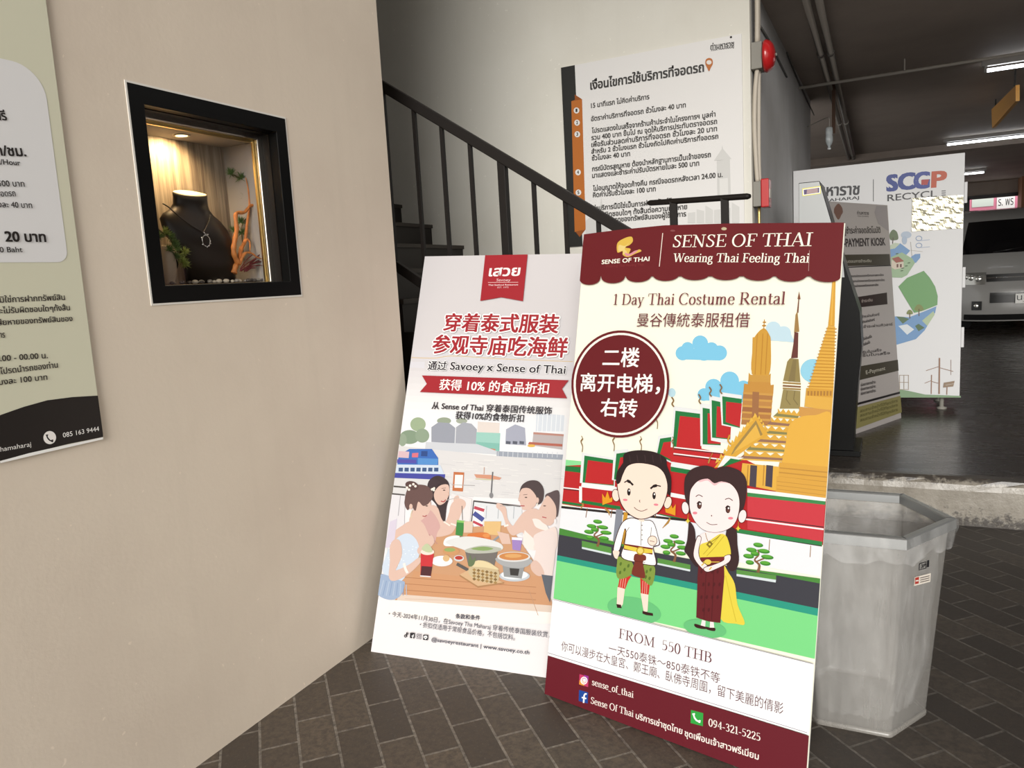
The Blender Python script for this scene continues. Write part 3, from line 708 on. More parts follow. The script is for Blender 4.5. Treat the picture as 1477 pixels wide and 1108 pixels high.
    A.spl([(770, 970), (800, 978), (830, 988), (826, 998), (790, 994), (770, 984)], '#3b1518', 3); A.spl([(826, 985), (850, 990), (876, 992), (874, 1008), (845, 1004), (828, 996)], '#3b1518', 3)
    A.flat([792, 632, 922, 645, 924, 725, 903, 966, 840, 958, 778, 938, 785, 725], '#6b1d24')
    for i in range(14): A.ell(805+(i % 4)*28+(i//4 % 2)*10, 700+(i//4)*66, 6, 11, '#55141b', 10, 10)
    for x in (830, 870): A.line([(x, 680), (x-12, 950)], 2.5, '#4d1017')
    A.flat([838, 488, 925, 500, 935, 525, 900, 570, 840, 600, 800, 600, 783, 530, 800, 508], SK)
    A.spl([(906, 504), (938, 522), (958, 608), (925, 624), (860, 628), (800, 630), (794, 600), (800, 560), (838, 545), (872, 522)], '#f4e04d', 4)
    A.line([(922, 515), (878, 570), (832, 620)], 3, '#c9ae2e'); A.line([(895, 520), (860, 560), (815, 610)], 3, '#c9ae2e')
    A.flat([800, 626, 925, 622, 922, 655, 800, 655], '#7a2026'); A.line([(800, 650), (922, 650)], 4, '#e8cf4a'); A.ell(838, 650, 18, 14, '#f0d860')
    A.spl([(785, 515), (806, 525), (792, 592), (804, 640), (832, 662), (850, 690), (832, 700), (795, 672), (762, 622), (770, 560)], LN, 4); A.spl([(787, 519), (803, 527), (789, 592), (801, 642), (830, 665), (846, 690), (830, 696), (797, 670), (766, 621), (773, 560)], SK, 4)
    A.spl([(925, 618), (958, 612), (950, 652), (880, 690), (838, 704), (815, 692), (822, 676), (862, 664), (918, 640)], LN, 4); A.spl([(926, 621), (954, 615), (947, 650), (878, 686), (838, 700), (819, 690), (824, 679), (864, 667), (920, 643)], SK, 4)
    A.line([(806, 668), (820, 655)], 6, '#e2c23c'); A.line([(846, 690), (858, 676)], 6, '#e2c23c')
    A.curve([(826, 500), (834, 530), (848, 548), (880, 530), (905, 508)], 3, '#8c7420'); A.flat([848, 538, 866, 556, 848, 578, 830, 560], '#8c7420'); A.ell(848, 558, 6, 6, '#f4e04d', 0, 8)
    A.spl([(718, 300), (716, 245), (726, 200), (762, 165), (820, 150), (862, 158), (880, 168), (902, 158), (945, 156), (1008, 180), (1040, 232), (1036, 320), (1020, 380), (990, 420), (900, 330), (780, 340), (748, 400), (730, 352)], HA, 5)
    A.ell(722, 370, 20, 34, LN, -8); A.ell(722, 370, 17, 31, SK, -8); A.ell(1018, 413, 22, 36, LN, 12); A.ell(1018, 413, 19, 33, SK, 12)
    face = [(744, 300), (756, 262), (790, 227), (838, 217), (872, 240), (908, 231), (955, 243), (990, 282), (1004, 335), (998, 402), (975, 456), (930, 487), (870, 498), (810, 481), (766, 432), (744, 372)]
    A.spl(face, LN); A.spl([(870+(x-870)*.985, 360+(y-360)*.985) for x, y in face], SK)
    A.spl([(790, 229), (838, 218), (872, 242), (908, 232), (955, 244), (930, 240), (900, 240), (872, 254), (838, 228), (800, 236)], '#f5c9d0', 3)
    A.curve([(776, 312), (792, 302), (812, 312)], 4, LN); A.curve([(928, 326), (948, 320), (968, 332)], 4, LN)
    for x, y in ((795, 356), (943, 378)):
        A.ell(x, y, 12, 19, '#3a2022'); A.ell(x+1, y+5, 7, 9, '#6b4038'); A.ell(x+3, y-7, 4, 5, '#ffffff', 0, 10); A.curve([(x-13, y-8), (x-2, y-20), (x+12, y-12)], 4, '#241416', 3)
    A.ell(772, 396, 12, 7, '#f48fa0'); A.ell(957, 423, 13, 7, '#f48fa0'); A.curve([(832, 444), (856, 456), (888, 455)], 3, LN); A.ell(858, 410, 3, 4, LN, 0, 8)
    for x, y in ((735, 437), (996, 476)): A.flat([x, y-15, x+6, y-3, x+14, y, x+5, y+4, x, y+15, x-6, y+4, x-13, y, x-5, y-4], '#f0d94a')
    A.line([(737, 402), (736, 424)], 2.5, '#c9a227'); A.line([(998, 440), (997, 462)], 2.5, '#c9a227')
    A.done('woman_figure', root, 'cartoon woman in a yellow sash and maroon skirt')
    # ---- awning header
    A.view(820, 310, .27759)
    top = [(88, 104), (260, 82), (500, 58), (850, 48), (1441, 44), (1425, 322)]
    A.poly(top+[(62, 322)], MR)
    sc_ = [62, 176, 304, 442, 586, 744, 908, 1078, 1254, 1424]; yb = [325, 318, 312, 302, 298, 296, 294, 296, 292, 312]
    dp = [366, 358, 352, 346, 342, 342, 345, 350, 352]
    for i in range(9):
        x0, x1 = sc_[i]+1, sc_[i+1]-2; pts = []
        for k in range(15):
            t = math.pi*k/14; pts.append(((x0+x1)/2-(x1-x0)/2*math.cos(t), yb[i]*(1-k/14)+yb[i+1]*k/14+(dp[i]-(yb[i]+yb[i+1])/2)*math.sin(t)**.7))
        A.poly(pts+[(x1, yb[i+1]-18), (x0, yb[i]-18)], MR)
    A.line([(1258, 188), (1253, 295)], 2, '#c9a8a4')
    A.line([(497, 98), (479, 272)], 3.5, '#f2e7dc')
    A.text('SENSE OF THAI', (548, 172), (1268, 166), 62, CR, face='roman')
    A.text('Wearing Thai Feeling Thai', (548, 248), (1254, 252), 44, CR, face='roman', bold=.012)
    A.text('SENSE OF THAI', (180, 259), (427, 242), 21, CR, bold=.035)
    A.text('Wearing Thai Feeling Thai', (200, 277), (398, 266), 12, '#8a3438')
    A.spl([(262, 150), (300, 124), (335, 117), (342, 140), (325, 160), (300, 172), (330, 180), (322, 205), (350, 195), (375, 183), (386, 192), (355, 205), (318, 222), (290, 212), (288, 192), (262, 198)], '#e9c255', 5)
    A.spl([(270, 160), (300, 165), (322, 150), (300, 178), (312, 198), (292, 208), (290, 190), (268, 192)], '#f3d98a', 4); A.spl([(300, 200), (325, 205), (352, 190), (368, 188), (345, 206), (312, 218)], '#e59aa8', 4)
    A.ell(815, 76, 14, 8, '#cdbf9d'); A.ell(549, 86, 13, 5, '#8f4d4f')
    A.done('awning_header', root, 'scalloped maroon header with cream lettering')
    A.text('1 Day Thai Costume Rental', (240, 470), (1130, 468), 56, '#7d3a40', face='roman', bold=0)
    A.done('headline', root, 'maroon headline lettering'); A.text('曼谷傳統泰服租借', (361, 583), (946, 587), 66, '#74303a')
    A.done('subheadline', root)
    # ---- round badge
    A.view(800, 460, .1805)
    A.ell(537, 523, 391, 428, MR, 4, 56); A.ring(537, 523, 364, 400, 17, '#fbf3ea', 4, 56)
    A.text('二楼', (395, 385), (682, 388), 142, '#fffdf8', bold=.018); A.text('离开电梯，', (216, 578), (850, 600), 135, '#fffdf8', bold=.018); A.text('右转', (378, 778), (668, 790), 135, '#fffdf8', bold=.018)
    A.done('badge', root, 'round maroon badge with white lettering')
    # ---- price text and footer
    A.view(780, 880, .28436)
    A.flat([40, -67, 1420, 277, 1400, 640, 20, 221], '#fbfdff')
    A.line([(60, -58), (1390, 271)], 2.2, '#6b5a78'); A.line([(38, 212), (1358, 618)], 2.2, '#6b5a78')
    A.text('FROM  550 THB', (402, 139), (873, 267), 50, '#6c3440', face='roman', bold=.0)
    A.text('一天550泰铢～850泰铁不等', (352, 214), (915, 370), 46, '#6f4650')
    A.text('你可以漫步在大皇宮、鄭王廟、臥佛寺周圍，留下美麗的倩影', (112, 202), (1236, 527), 47, '#6f4650')
    A.flat([0, 214, 1400, 644, 1400, 1000, 0, 500], '#701c2a')
    A.done('price_text', root, 'white strip with price lettering')
    # icons
    def sq(x, y, w_, h_, sl, c): A.flat([x, y, x+w_, y+w_*sl, x+w_-2, y+h_+w_*sl, x-2, y+h_], c)
    sq(205, 322, 46, 52, .3, '#d63f73'); sq(205, 352, 26, 22, .3, '#f3a33c'); sq(228, 326, 23, 26, .3, '#a83aa6')
    A.ring(228, 355, 15, 17, 5, '#ffffff'); A.ell(229, 354, 6, 7, '#ffffff'); A.ring(228, 355, 9, 10, 3, '#ffffff')
    sq(203, 402, 46, 56, .28, '#2250a8'); A.line([(226, 468), (229, 430), (234, 422), (242, 423)], 8, '#ffffff'); A.line([(217, 440), (240, 446)], 7, '#ffffff')
    sq(770, 503, 62, 66, .26, '#35b24a'); A.curve([(783, 520), (787, 540), (800, 557), (818, 562)], [14]*3+[8]*12+[14]*4, '#ffffff')
    A.text('sense_of_thai', (268, 377), (478, 443), 34, '#fbefe8', face='roman', bold=.02)
    A.text('Sense Of Thai', (262, 470), (478, 540), 34, '#fbefe8', face='roman', bold=.02)
    A.text('บริการเช่าชุดไทย', (490, 546), (725, 626), 24, '#fbefe8', bold=.035); A.text('ชุดเพื่อนเจ้าสาวพรีเมี่ยม', (738, 634), (1112, 755), 25, '#fbefe8', bold=.035)
    A.text('094-321-5225', (858, 583), (1121, 661), 38, '#fbefe8', face='roman', bold=.02)
    A.done('contact_footer', root, 'maroon footer with contact lettering and icons')
    # two fixing rivets through the header
    rv = MB()
    A.view(820, 310, .27759); a = A.uv(815, 76); p = A.O+A.e*a[0]+A.u*a[1]+A.n*.004
    rv.lathe([(.0045, -.004), (.0045, .001), (.003, .0025)], p, mat('brass_rivet', (.6, .45, .2), .3, 1), 12, A.n); rv.build('rivet', root)
    return root, A
BOARD, _ = big_board()
# ------------------------------------------------------------------ narrow white restaurant board
def white_board():
    O = Vector((-1.925, 2.399, 0)); e, u = frame_of(O, R(4.55), R(23.8))
    root = thing('advertising_board', 'narrow white restaurant board with four dining women, leaning on the stair railing', 'sign', O)
    A = Art(O, e, u, k=.74)
    panel('panel', root, A, [(535, 940), (822, 983.2), (858, 365.6), (613, 370)], .006, ink('#f2eef0', .74), M_PVCE)
    A.cut([(535, 940), (822, 983.2), (858, 365.6), (613, 370)])
    RD, DK = '#b32531', '#2c2630'
    A.view(530, 590, .20311)
    # photo print: off-white sky with the shaded top painted in, far bank, river
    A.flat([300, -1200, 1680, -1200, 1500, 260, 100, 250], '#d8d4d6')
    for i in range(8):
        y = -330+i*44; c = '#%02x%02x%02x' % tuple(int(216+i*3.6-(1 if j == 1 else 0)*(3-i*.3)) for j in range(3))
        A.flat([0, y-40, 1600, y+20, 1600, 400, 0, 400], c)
    A.view(580, 360, .23458)
    A.flat([75, 615, 1060, 690, 1052, 740, 70, 680], '#d9d7dc'); A.curve([(58, 665), (200, 668), (320, 655), (600, 672), (1050, 690)], 5, '#e8cfa8'); A.flat([52, 690, 140, 690, 138, 730, 46, 725], '#dcdbe2')
    A.view(530, 590, .20311)
    A.flat([262, 0, 1420, 60, 1392, 340, 232, 240], '#eef0f4')
    A.flat([1200, 30, 1400, 45, 1392, 160, 1195, 160], '#d8dfe8'); 
    for i in range(6): A.line([(1215+i*32, 40), (1208+i*32, 160)], 5, '#eef2f6')
    for x, y, rx, ry, c in ((360, 110, 55, 50, '#a9bd9b'), (300, 200, 70, 50, '#8fa58c'), (390, 190, 50, 50, '#9aae96'), (545, 85, 50, 25, '#a3b09a'), (670, 85, 40, 20, '#b0b9a8'), (250, 220, 30, 45, '#9fb09a')): A.ell(x, y, rx, ry, c)
    A.flat([455, 130, 505, 95, 580, 100, 625, 135, 620, 245, 455, 235], '#a6abb8'); A.flat([630, 130, 680, 95, 740, 105, 778, 145, 775, 250, 625, 245], '#b2b6c1')
    A.flat([785, 90, 940, 100, 935, 190, 780, 180], '#e3d9d3'); A.flat([775, 165, 945, 172, 938, 285, 770, 270], '#a8dcd0'); A.flat([775, 235, 940, 245, 938, 300, 770, 290], '#8ccabd')
    A.flat([770, 272, 910, 285, 908, 302, 770, 290], '#d98b62')
    A.flat([985, 145, 1050, 110, 1120, 135, 1128, 260, 980, 250], '#b4b8ca')
    for i in range(3): A.flat([985+i*48, 228, 1018+i*48, 231, 1016+i*48, 252, 984+i*48, 249], '#5f6473')
    A.flat([1180, 165, 1395, 180, 1385, 290, 1170, 260], '#c9bfc0'); A.flat([1180, 165, 1395, 180, 1394, 195, 1178, 180], '#c79284'); A.flat([1150, 235, 1385, 250, 1385, 268, 1140, 252], '#c06a58'); A.ell(1165, 262, 28, 10, '#f0c25a')
    A.flat([415, 235, 780, 250, 920, 300, 920, 325, 410, 290], '#cfd3da'); A.flat([920, 300, 1390, 325, 1385, 362, 918, 335], '#a8b0be')
    for i in range(13): A.line([(930+i*35, 305), (928+i*35, 345)], 4, '#d5dae2')
    A.flat([225, 262, 920, 335, 1385, 362, 1360, 650, 180, 600], '#dcdbdc')
    rn = random.Random(3)
    for i in range(70):
        x, y = rn.uniform(500, 1340), rn.uniform(360, 620); A.line([(x, y), (x+rn.uniform(30, 90), y+rn.uniform(2, 8))], 4, rn.choice(['#e6e4e4', '#d0cfd2', '#e9e8e6']))
    # blue ferry
    A.flat([300, 285, 460, 285, 505, 350, 505, 400, 215, 395, 225, 330], '#3f74c9'); A.flat([225, 300, 300, 305, 295, 350, 218, 345], '#e8c7cf'); A.flat([320, 315, 365, 312, 362, 345, 318, 345], '#e57a8c'); A.flat([385, 300, 430, 300, 428, 338, 383, 336], '#2d4f92')
    A.flat([212, 395, 520, 400, 550, 470, 200, 460], '#cfdcec')
    for i in range(7): A.flat([225+i*42, 418, 255+i*42, 418, 254+i*42, 446, 223+i*42, 445], '#44608f')
    A.flat([200, 455, 555, 465, 550, 505, 195, 490], '#4a4fae'); A.flat([360, 350, 505, 355, 500, 398, 360, 395], '#5b9be0'); A.flat([215, 358, 350, 362, 350, 388, 212, 384], '#5a55b4')
    A.flat([190, 545, 300, 555, 295, 565, 188, 556], '#55504c')
    A.flat([615, 448, 690, 452, 680, 588, 606, 582], '#cf7a4a'); A.flat([625, 468, 682, 470, 675, 562, 620, 560], '#f4f1ee'); A.line([(600, 540), (765, 545)], 5, '#b9b6b6')
    A.flat([760, 465, 880, 470, 955, 490, 940, 505, 775, 490], '#e0a184'); A.line([(830, 465), (832, 415)], 5, '#caa089'); A.line([(770, 498), (900, 505)], 6, '#d7d3a0')
    A.line([(892, 448), (880, 625)], 9, '#6a6a6e'); A.ell(882, 615, 14, 20, '#8f8f92')
    # window frame rail, terrace front
    A.flat([175, 600, 270, 605, 262, 990, 130, 990], '#e3e1e6'); A.line([(172, 603), (268, 612)], 10, '#55504e'); A.line([(238, 612), (222, 760)], 6, '#bcbac0')
    A.flat([755, 650, 1100, 690, 1100, 900, 745, 800], '#dfe2e6'); A.line([(755, 655), (1090, 692)], 11, '#4d4a4c'); A.line([(758, 655), (742, 800)], 8, '#4d4a4c')
    A.flat([760, 690, 832, 700, 818, 838, 745, 825], '#f4f4f6'); A.line([(760, 700), (832, 722)], 22, '#c9475a'); A.line([(758, 740), (826, 790)], 34, '#4a55a0'); A.line([(752, 800), (820, 832)], 18, '#c9475a')
    for x in (850, 935, 1045): A.line([(x, 690), (x-6, 780)], 5, '#b9c0c8')
    A.flat([600, 600, 745, 640, 730, 800, 590, 790], '#e6e3e4')
    # table
    A.view(530, 770, .20311)
    A.flat([340, 80, 560, -40, 1010, -60, 1235, 270, 1340, 560, 1200, 600, 200, 470], '#d9a57c')
    A.flat([335, 265, 640, 300, 700, 290, 1240, 300, 1255, 350, 1300, 500, 1260, 560, 1180, 520, 260, 440], '#dba276')
    for y in (330, 375, 420, 470): A.line([(270, y-20), (1200, y+50)], 4, '#b97f56')
    A.flat([225, 430, 1310, 510, 1310, 620, 190, 560], '#f0dccd'); A.flat([180, 470, 1320, 560, 1320, 640, 150, 600], '#faf4f0'); A.line([(270, 462), (1180, 500)], 4, '#e3c7b2')
    A.line([(1150, 400), (1215, 580)], 4, '#c99b7a')
    A.view(530, 590, .20311)
    SKN = '#eccabb'; SKD = '#d9ab98'
    # woman back left (long dark hair, pink dress)
    A.spl([(430, 540), (455, 495), (505, 475), (560, 500), (585, 545), (580, 640), (565, 700), (545, 850), (505, 830), (500, 700), (440, 620)], '#3d2f33')
    A.spl([(480, 590), (520, 545), (575, 540), (585, 590), (570, 640), (545, 672), (510, 682), (480, 640)], SKN)
    A.curve([(525, 655), (545, 660), (560, 645)], 7, '#b33a44', 4); A.ell(548, 578, 9, 4, '#4a3330'); A.line([(530, 565), (560, 562)], 3, '#4a3330'); A.curve([(575, 590), (584, 612), (572, 620)], 3, SKD, 3)
    A.spl([(440, 520), (470, 500), (520, 520), (480, 560), (462, 620), (440, 590)], '#43343a')
    for dx, dy in ((0, 0), (12, -6), (10, 8), (-8, 6)): A.ell(465+dx, 570+dy, 8, 8, '#f4efe2', 0, 10)
    A.spl([(370, 770), (440, 690), (500, 700), (530, 780), (560, 800), (600, 690), (640, 640), (690, 660), (685, 700), (620, 860), (560, 900), (470, 905), (400, 840)], SKN)
    A.spl([(335, 800), (430, 720), (480, 750), (520, 830), (500, 880), (470, 960), (350, 985), (340, 880)], '#dfb3ae'); 
    for i in range(6): A.line([(350+i*18, 830+i*12), (400+i*20, 960)], 5, '#c9938f')
    A.spl([(590, 700), (640, 640), (690, 650), (700, 690), (650, 760), (635, 830), (590, 830)], SKN); A.line([(545, 800), (590, 830)], 10, '#f4e7dc'); A.line([(595, 815), (640, 830)], 10, '#f4e7dc')
    A.ell(635, 640, 18, 26, SKN, 30); A.line([(560, 650), (650, 630)], 4, '#c9c5c2')
    # woman front left (updo, pale blue dress)
    A.spl([(150, 985), (175, 890), (250, 830), (300, 800), (370, 790), (420, 850), (440, 985)], SKN)
    A.flat([130, 985, 165, 800, 215, 780, 190, 985], '#d7cfe0'); 
    A.spl([(280, 620), (330, 700), (300, 790), (330, 830), (390, 790), (440, 740), (455, 680), (440, 640), (380, 600)], SKN)
    A.spl([(270, 640), (290, 570), (350, 540), (430, 550), (470, 610), (440, 670), (400, 690), (365, 660), (345, 725), (315, 690), (290, 720), (268, 680)], '#6f5350'); A.ell(320, 545, 48, 30, '#5f4543', 15)
    for dx, dy in ((0, 0), (22, -14), (45, -24), (14, 14), (60, -10)): A.ell(285+dx, 560+dy, 9, 9, '#f2e9e0', 0, 10)
    A.ell(313, 695, 12, 20, SKN); A.curve([(322, 720), (312, 755), (318, 775)], 5, '#e8d9b4', 3); A.ell(425, 690, 9, 4, '#4a3330'); A.curve([(395, 760), (412, 765), (425, 755)], 6, '#b34a50', 3)
    A.view(530, 770, .20311)
    A.spl([(165, 90), (230, 20), (300, 0), (360, 60), (370, 160), (300, 260), (240, 340), (150, 330), (110, 250), (130, 170)], '#cfdcec'); A.spl([(90, 290), (230, 330), (270, 350), (240, 440), (160, 470), (70, 420)], '#a9bedd')
    for i in range(9): A.line([(120+i*20, 330+i*4), (90+i*24, 440)], 5, '#8ea8cf' if i % 2 else '#c3d2e8')
    rn2 = random.Random(8)
    for i in range(45): A.ell(rn2.uniform(140, 350), rn2.uniform(60, 240), 5, 4, '#e6eef6', 0, 8)
    A.spl([(165, 90), (200, 40), (240, 60), (250, 150), (220, 230), (210, 260), (300, 220), (370, 170), (385, 200), (300, 285), (200, 335), (158, 310), (165, 200)], SKN)
    A.curve([(265, 210), (275, 250), (290, 280)], 18, '#f6ece6'); A.spl([(360, 110), (420, 50), (460, 10), (480, 60), (440, 110), (380, 150)], SKN)
    # woman back right
    A.view(530, 590, .20311)
    A.spl([(1085, 600), (1100, 545), (1150, 512), (1215, 515), (1255, 570), (1250, 650), (1215, 680), (1180, 640), (1120, 590)], '#4a3a3c')
    A.spl([(1088, 590), (1110, 565), (1160, 570), (1205, 630), (1195, 690), (1150, 715), (1110, 718), (1095, 690), (1080, 640)], SKN); A.curve([(1088, 610), (1076, 650), (1090, 655)], 3, SKD, 3)
    A.ell(1130, 630, 9, 4, '#4a3330'); A.line([(1110, 612), (1140, 608)], 3, '#4a3330'); A.line([(1088, 690), (1120, 690)], 7, '#b8474f'); A.ell(1212, 650, 10, 20, SKN); A.line([(1212, 670), (1210, 690)], 6, '#f2ead8')
    A.spl([(1060, 800), (1120, 730), (1200, 710), (1260, 780), (1270, 985), (1120, 985), (1110, 880), (1040, 900), (1000, 860), (960, 740), (920, 700), (930, 670), (985, 700), (1000, 780), (1035, 830)], SKN)
    A.spl([(1130, 830), (1200, 780), (1290, 850), (1270, 985), (1120, 985)], '#f0e6e0'); A.line([(945, 690), (1090, 690)], 4, '#b5b1b0'); A.line([(975, 835), (1005, 825)], 12, '#f4ece6')
    # woman front right
    A.spl([(1265, 620), (1300, 595), (1365, 590), (1355, 760), (1320, 740), (1290, 680)], '#5a484b')
    A.spl([(1262, 640), (1290, 620), (1340, 690), (1340, 780), (1300, 830), (1250, 810), (1225, 780), (1212, 740), (1235, 690)], SKN); A.ell(1262, 690, 10, 4, '#5a3f3a'); A.line([(1245, 768), (1275, 775)], 7, '#c2585c'); A.ell(1338, 800, 9, 18, '#f0eef0')
    A.spl([(1100, 800), (1120, 770), (1170, 780), (1200, 840), (1280, 870), (1345, 900), (1338, 990), (1200, 990), (1190, 930), (1120, 860)], SKN)
    A.spl([(1215, 920), (1280, 860), (1345, 850), (1340, 1000), (1190, 1000)], '#eddcd6')
    A.view(530, 770, .20311)
    A.spl([(1190, 10), (1335, 0), (1310, 330), (1250, 300), (1180, 230), (1200, 120)], '#e9dad6'); A.spl([(1165, 210), (1200, 190), (1240, 230), (1260, 290), (1215, 300), (1170, 260)], SKN); A.flat([1240, 290, 1320, 300, 1300, 490, 1270, 420], '#5d6470')
    # dishes
    A.view(530, 590, .20311)
    A.flat([640, 795, 695, 800, 680, 905, 630, 895], '#3f9142'); A.flat([640, 790, 696, 796, 694, 812, 640, 806], '#8fd06a'); A.line([(676, 690), (680, 790)], 4, '#5a5a5a')
    A.flat([835, 800, 955, 800, 945, 900, 830, 890], '#f0c888'); A.flat([690, 800, 755, 800, 750, 880, 688, 880], '#ecd4c0')
    A.spl([(560, 920), (640, 900), (710, 930), (720, 960), (560, 975)], '#eef0f0'); A.spl([(720, 890), (850, 880), (880, 920), (850, 950), (760, 960), (735, 940)], '#e2803f'); A.ell(800, 930, 40, 18, '#cc5c2c', -10); A.ell(850, 900, 26, 14, '#ef9a54'); A.flat([660, 905, 740, 915, 735, 945, 660, 925], '#4d4a48')
    A.flat([1030, 915, 1105, 920, 1090, 1010, 1035, 1000], '#a98bd0'); A.flat([1030, 912, 1106, 916, 1104, 935, 1030, 930], '#efeaf6')
    A.line([(890, 945), (960, 890)], 14, '#9aa0a6'); A.flat([925, 870, 1010, 890, 1025, 960, 960, 960], SKN)
    A.view(530, 770, .20311)
    A.spl([(560, 60), (720, 20), (930, 60), (950, 120), (720, 150), (700, 120)], '#dfe0e0'); A.flat([700, 130, 930, 130, 905, 230, 720, 220], '#77726e'); A.spl([(700, 115), (820, 85), (955, 105), (900, 135), (740, 140)], '#c2c5b8')
    A.spl([(740, 108), (830, 92), (900, 108), (830, 122)], '#8fae6a', 3)
    A.ell(535, 195, 75, 38, '#e8eaee'); A.ell(535, 188, 62, 28, '#f7f7f8'); A.ell(600, 125, 60, 28, '#d8a06c'); A.ell(590, 115, 40, 14, '#9db56a'); A.ell(565, 175, 24, 24, '#e8c08a'); A.ell(655, 175, 36, 22, '#d4d8dc'); A.ell(655, 172, 28, 14, '#c23a2e')
    A.flat([385, 140, 478, 145, 455, 305, 382, 300], '#d8333c'); A.flat([390, 230, 466, 235, 455, 300, 383, 296], '#52232a'); A.ell(432, 130, 48, 22, '#f3dfd4'); A.spl([(390, 110), (430, 70), (470, 120), (440, 135)], '#cdd8b0', 3); A.line([(380, 300), (456, 306)], 8, '#e6e4e6')
    A.line([(640, 215), (730, 265)], 22, '#5d5a58'); A.flat([660, 290, 760, 240, 975, 350, 790, 380], '#e2bb90'); A.flat([660, 290, 790, 372, 975, 345, 975, 355, 790, 384, 660, 302], '#b98a5c')
    A.spl([(725, 250), (770, 195), (860, 200), (935, 260), (935, 330), (880, 352), (770, 325), (730, 290)], '#d8c39a'); A.spl([(740, 230), (790, 190), (870, 210), (940, 255), (840, 240)], '#f0deb0', 4)
    for i in range(6):
        for j in range(4): A.flat([750+i*30, 255+j*22+i*5, 765+i*30, 245+j*22+i*5, 778+i*30, 258+j*22+i*5, 763+i*30, 268+j*22+i*5], '#8a6c3c' if (i+j) % 2 else '#b08d52')
    A.spl([(720, 220), (735, 150), (750, 190), (775, 165), (765, 215), (740, 235)], '#6d7f58', 3)
    A.ell(1050, 300, 108, 40, '#ced6de'); A.ell(1050, 293, 95, 32, '#e9eef2'); A.flat([965, 225, 1120, 235, 1100, 320, 975, 305], '#9da0a2'); A.flat([1015, 245, 1085, 250, 1075, 300, 1020, 295], '#33302e'); A.spl([(925, 170), (1160, 180), (1150, 225), (1080, 245), (960, 225)], '#b4b6b8'); A.ell(1045, 165, 118, 36, '#dadada'); A.ell(1045, 162, 104, 28, '#d98f4e'); A.ell(1040, 158, 60, 14, '#e9b06c')
    A.done('dining_photo', root, 'photo print of women dining beside a river with a blue ferry')
    # ---- logo flag and lettering
    A.view(580, 360, .23458)
    A.flat([515, 40, 776, 35, 747, 322, 614, 298, 485, 320], RD)
    A.text('เสวย', (538, 168), (724, 165), 50, '#fdf6f4', bold=.05); A.text('Savoey', (584, 199), (670, 199), 15, '#f6dcdc'); A.line([(533, 207), (718, 206)], 2.5, '#f0d0d0')
    A.text('Thai Seafood Restaurant', (534, 227), (717, 225), 8.5, '#f3d6d6', bold=.04); A.text('EST. 1972', (590, 242), (658, 241), 8.5, '#f3d6d6')
    A.done('logo_flag', root, 'red swallow-tailed flag with white lettering')
    A.text('穿着泰式服装', (258, 506), (958, 519), 102, RD, bold=.03, outline=('#ffffff', .10))
    A.done('headline', root); A.text('参观寺庙吃海鲜', (187, 641), (1012, 668), 106, RD, bold=.03, outline=('#ffffff', .10))
    A.done('headline', root); A.text('通过', (162, 744), (274, 748), 52, DK, bold=.03, outline=('#ffffff', .10)); A.text('Savoey x Sense of Thai', (300, 742), (1006, 768), 45, DK, bold=.03, outline=('#ffffff', .10))
    A.done('subheadline', root); A.flat([128, 778, 1029, 808, 988, 860, 1019, 919, 115, 880, 158, 830], RD)
    A.text('获得 10% 的食品折扣', (232, 866), (902, 893), 62, '#fff8f6', bold=.02)
    A.done('ribbon', root, 'red ribbon with white lettering'); A.text('从 Sense of Thai 穿着泰国传统服饰', (187, 984), (922, 1019), 42, DK, bold=.02); A.text('获得10%的食物折扣', (332, 1044), (750, 1066), 44, DK, bold=.02)
    A.done('offer_text', root)
    A.view(530, 770, .20311); IN = '#3b3f55'
    A.text('条款和条件', (632, 602), (805, 616), 33, IN, bold=.02)
    A.done('text_line', root); A.text('・今天-2024年11月30日，在Savoey Tha Maharaj 穿着传统泰国服装欣赏，', (158, 586), (1300, 740), 36, IN)
    A.done('text_line', root); A.text('・折扣仅适用于常规食品价格，不包括饮料。', (378, 664), (1052, 760), 38, IN)
    A.done('text_line', root); A.text('@savoeyrestaurant | www.savoey.co.th', (462, 762), (1155, 857), 25, IN, bold=.02)
    A.done('text_line', root)
    A.line([(288, 700), (286, 728)], 7, '#26242c'); A.ring(279, 726, 8, 8, 6, '#26242c', 0, 16); A.curve([(288, 700), (292, 710), (300, 712)], 6, '#26242c', 3)
    A.done('social_icon', root); A.flat([312, 702, 344, 706, 342, 744, 310, 740], '#26242c'); A.line([(330, 742), (332, 722), (338, 716)], 6, '#f6f6f8'); A.line([(322, 726), (338, 728)], 5, '#f6f6f8')
    A.done('social_icon', root); A.line([(360, 712), (390, 716), (388, 748), (358, 744), (360, 712)], 4, '#6a6674'); A.ring(374, 730, 8, 9, 3.5, '#6a6674', 0, 16); A.ell(384, 720, 2.5, 2.5, '#6a6674', 0, 8)
    A.done('social_icon', root); A.flat([405, 716, 439, 720, 437, 757, 403, 753], '#26242c'); A.ell(421, 734, 13, 11, '#f6f6f8'); A.line([(414, 735), (428, 737)], 3.5, '#26242c'); A.flat([416, 742, 428, 744, 420, 751], '#f6f6f8')
    A.done('social_icon', root)
    return root
white_board()
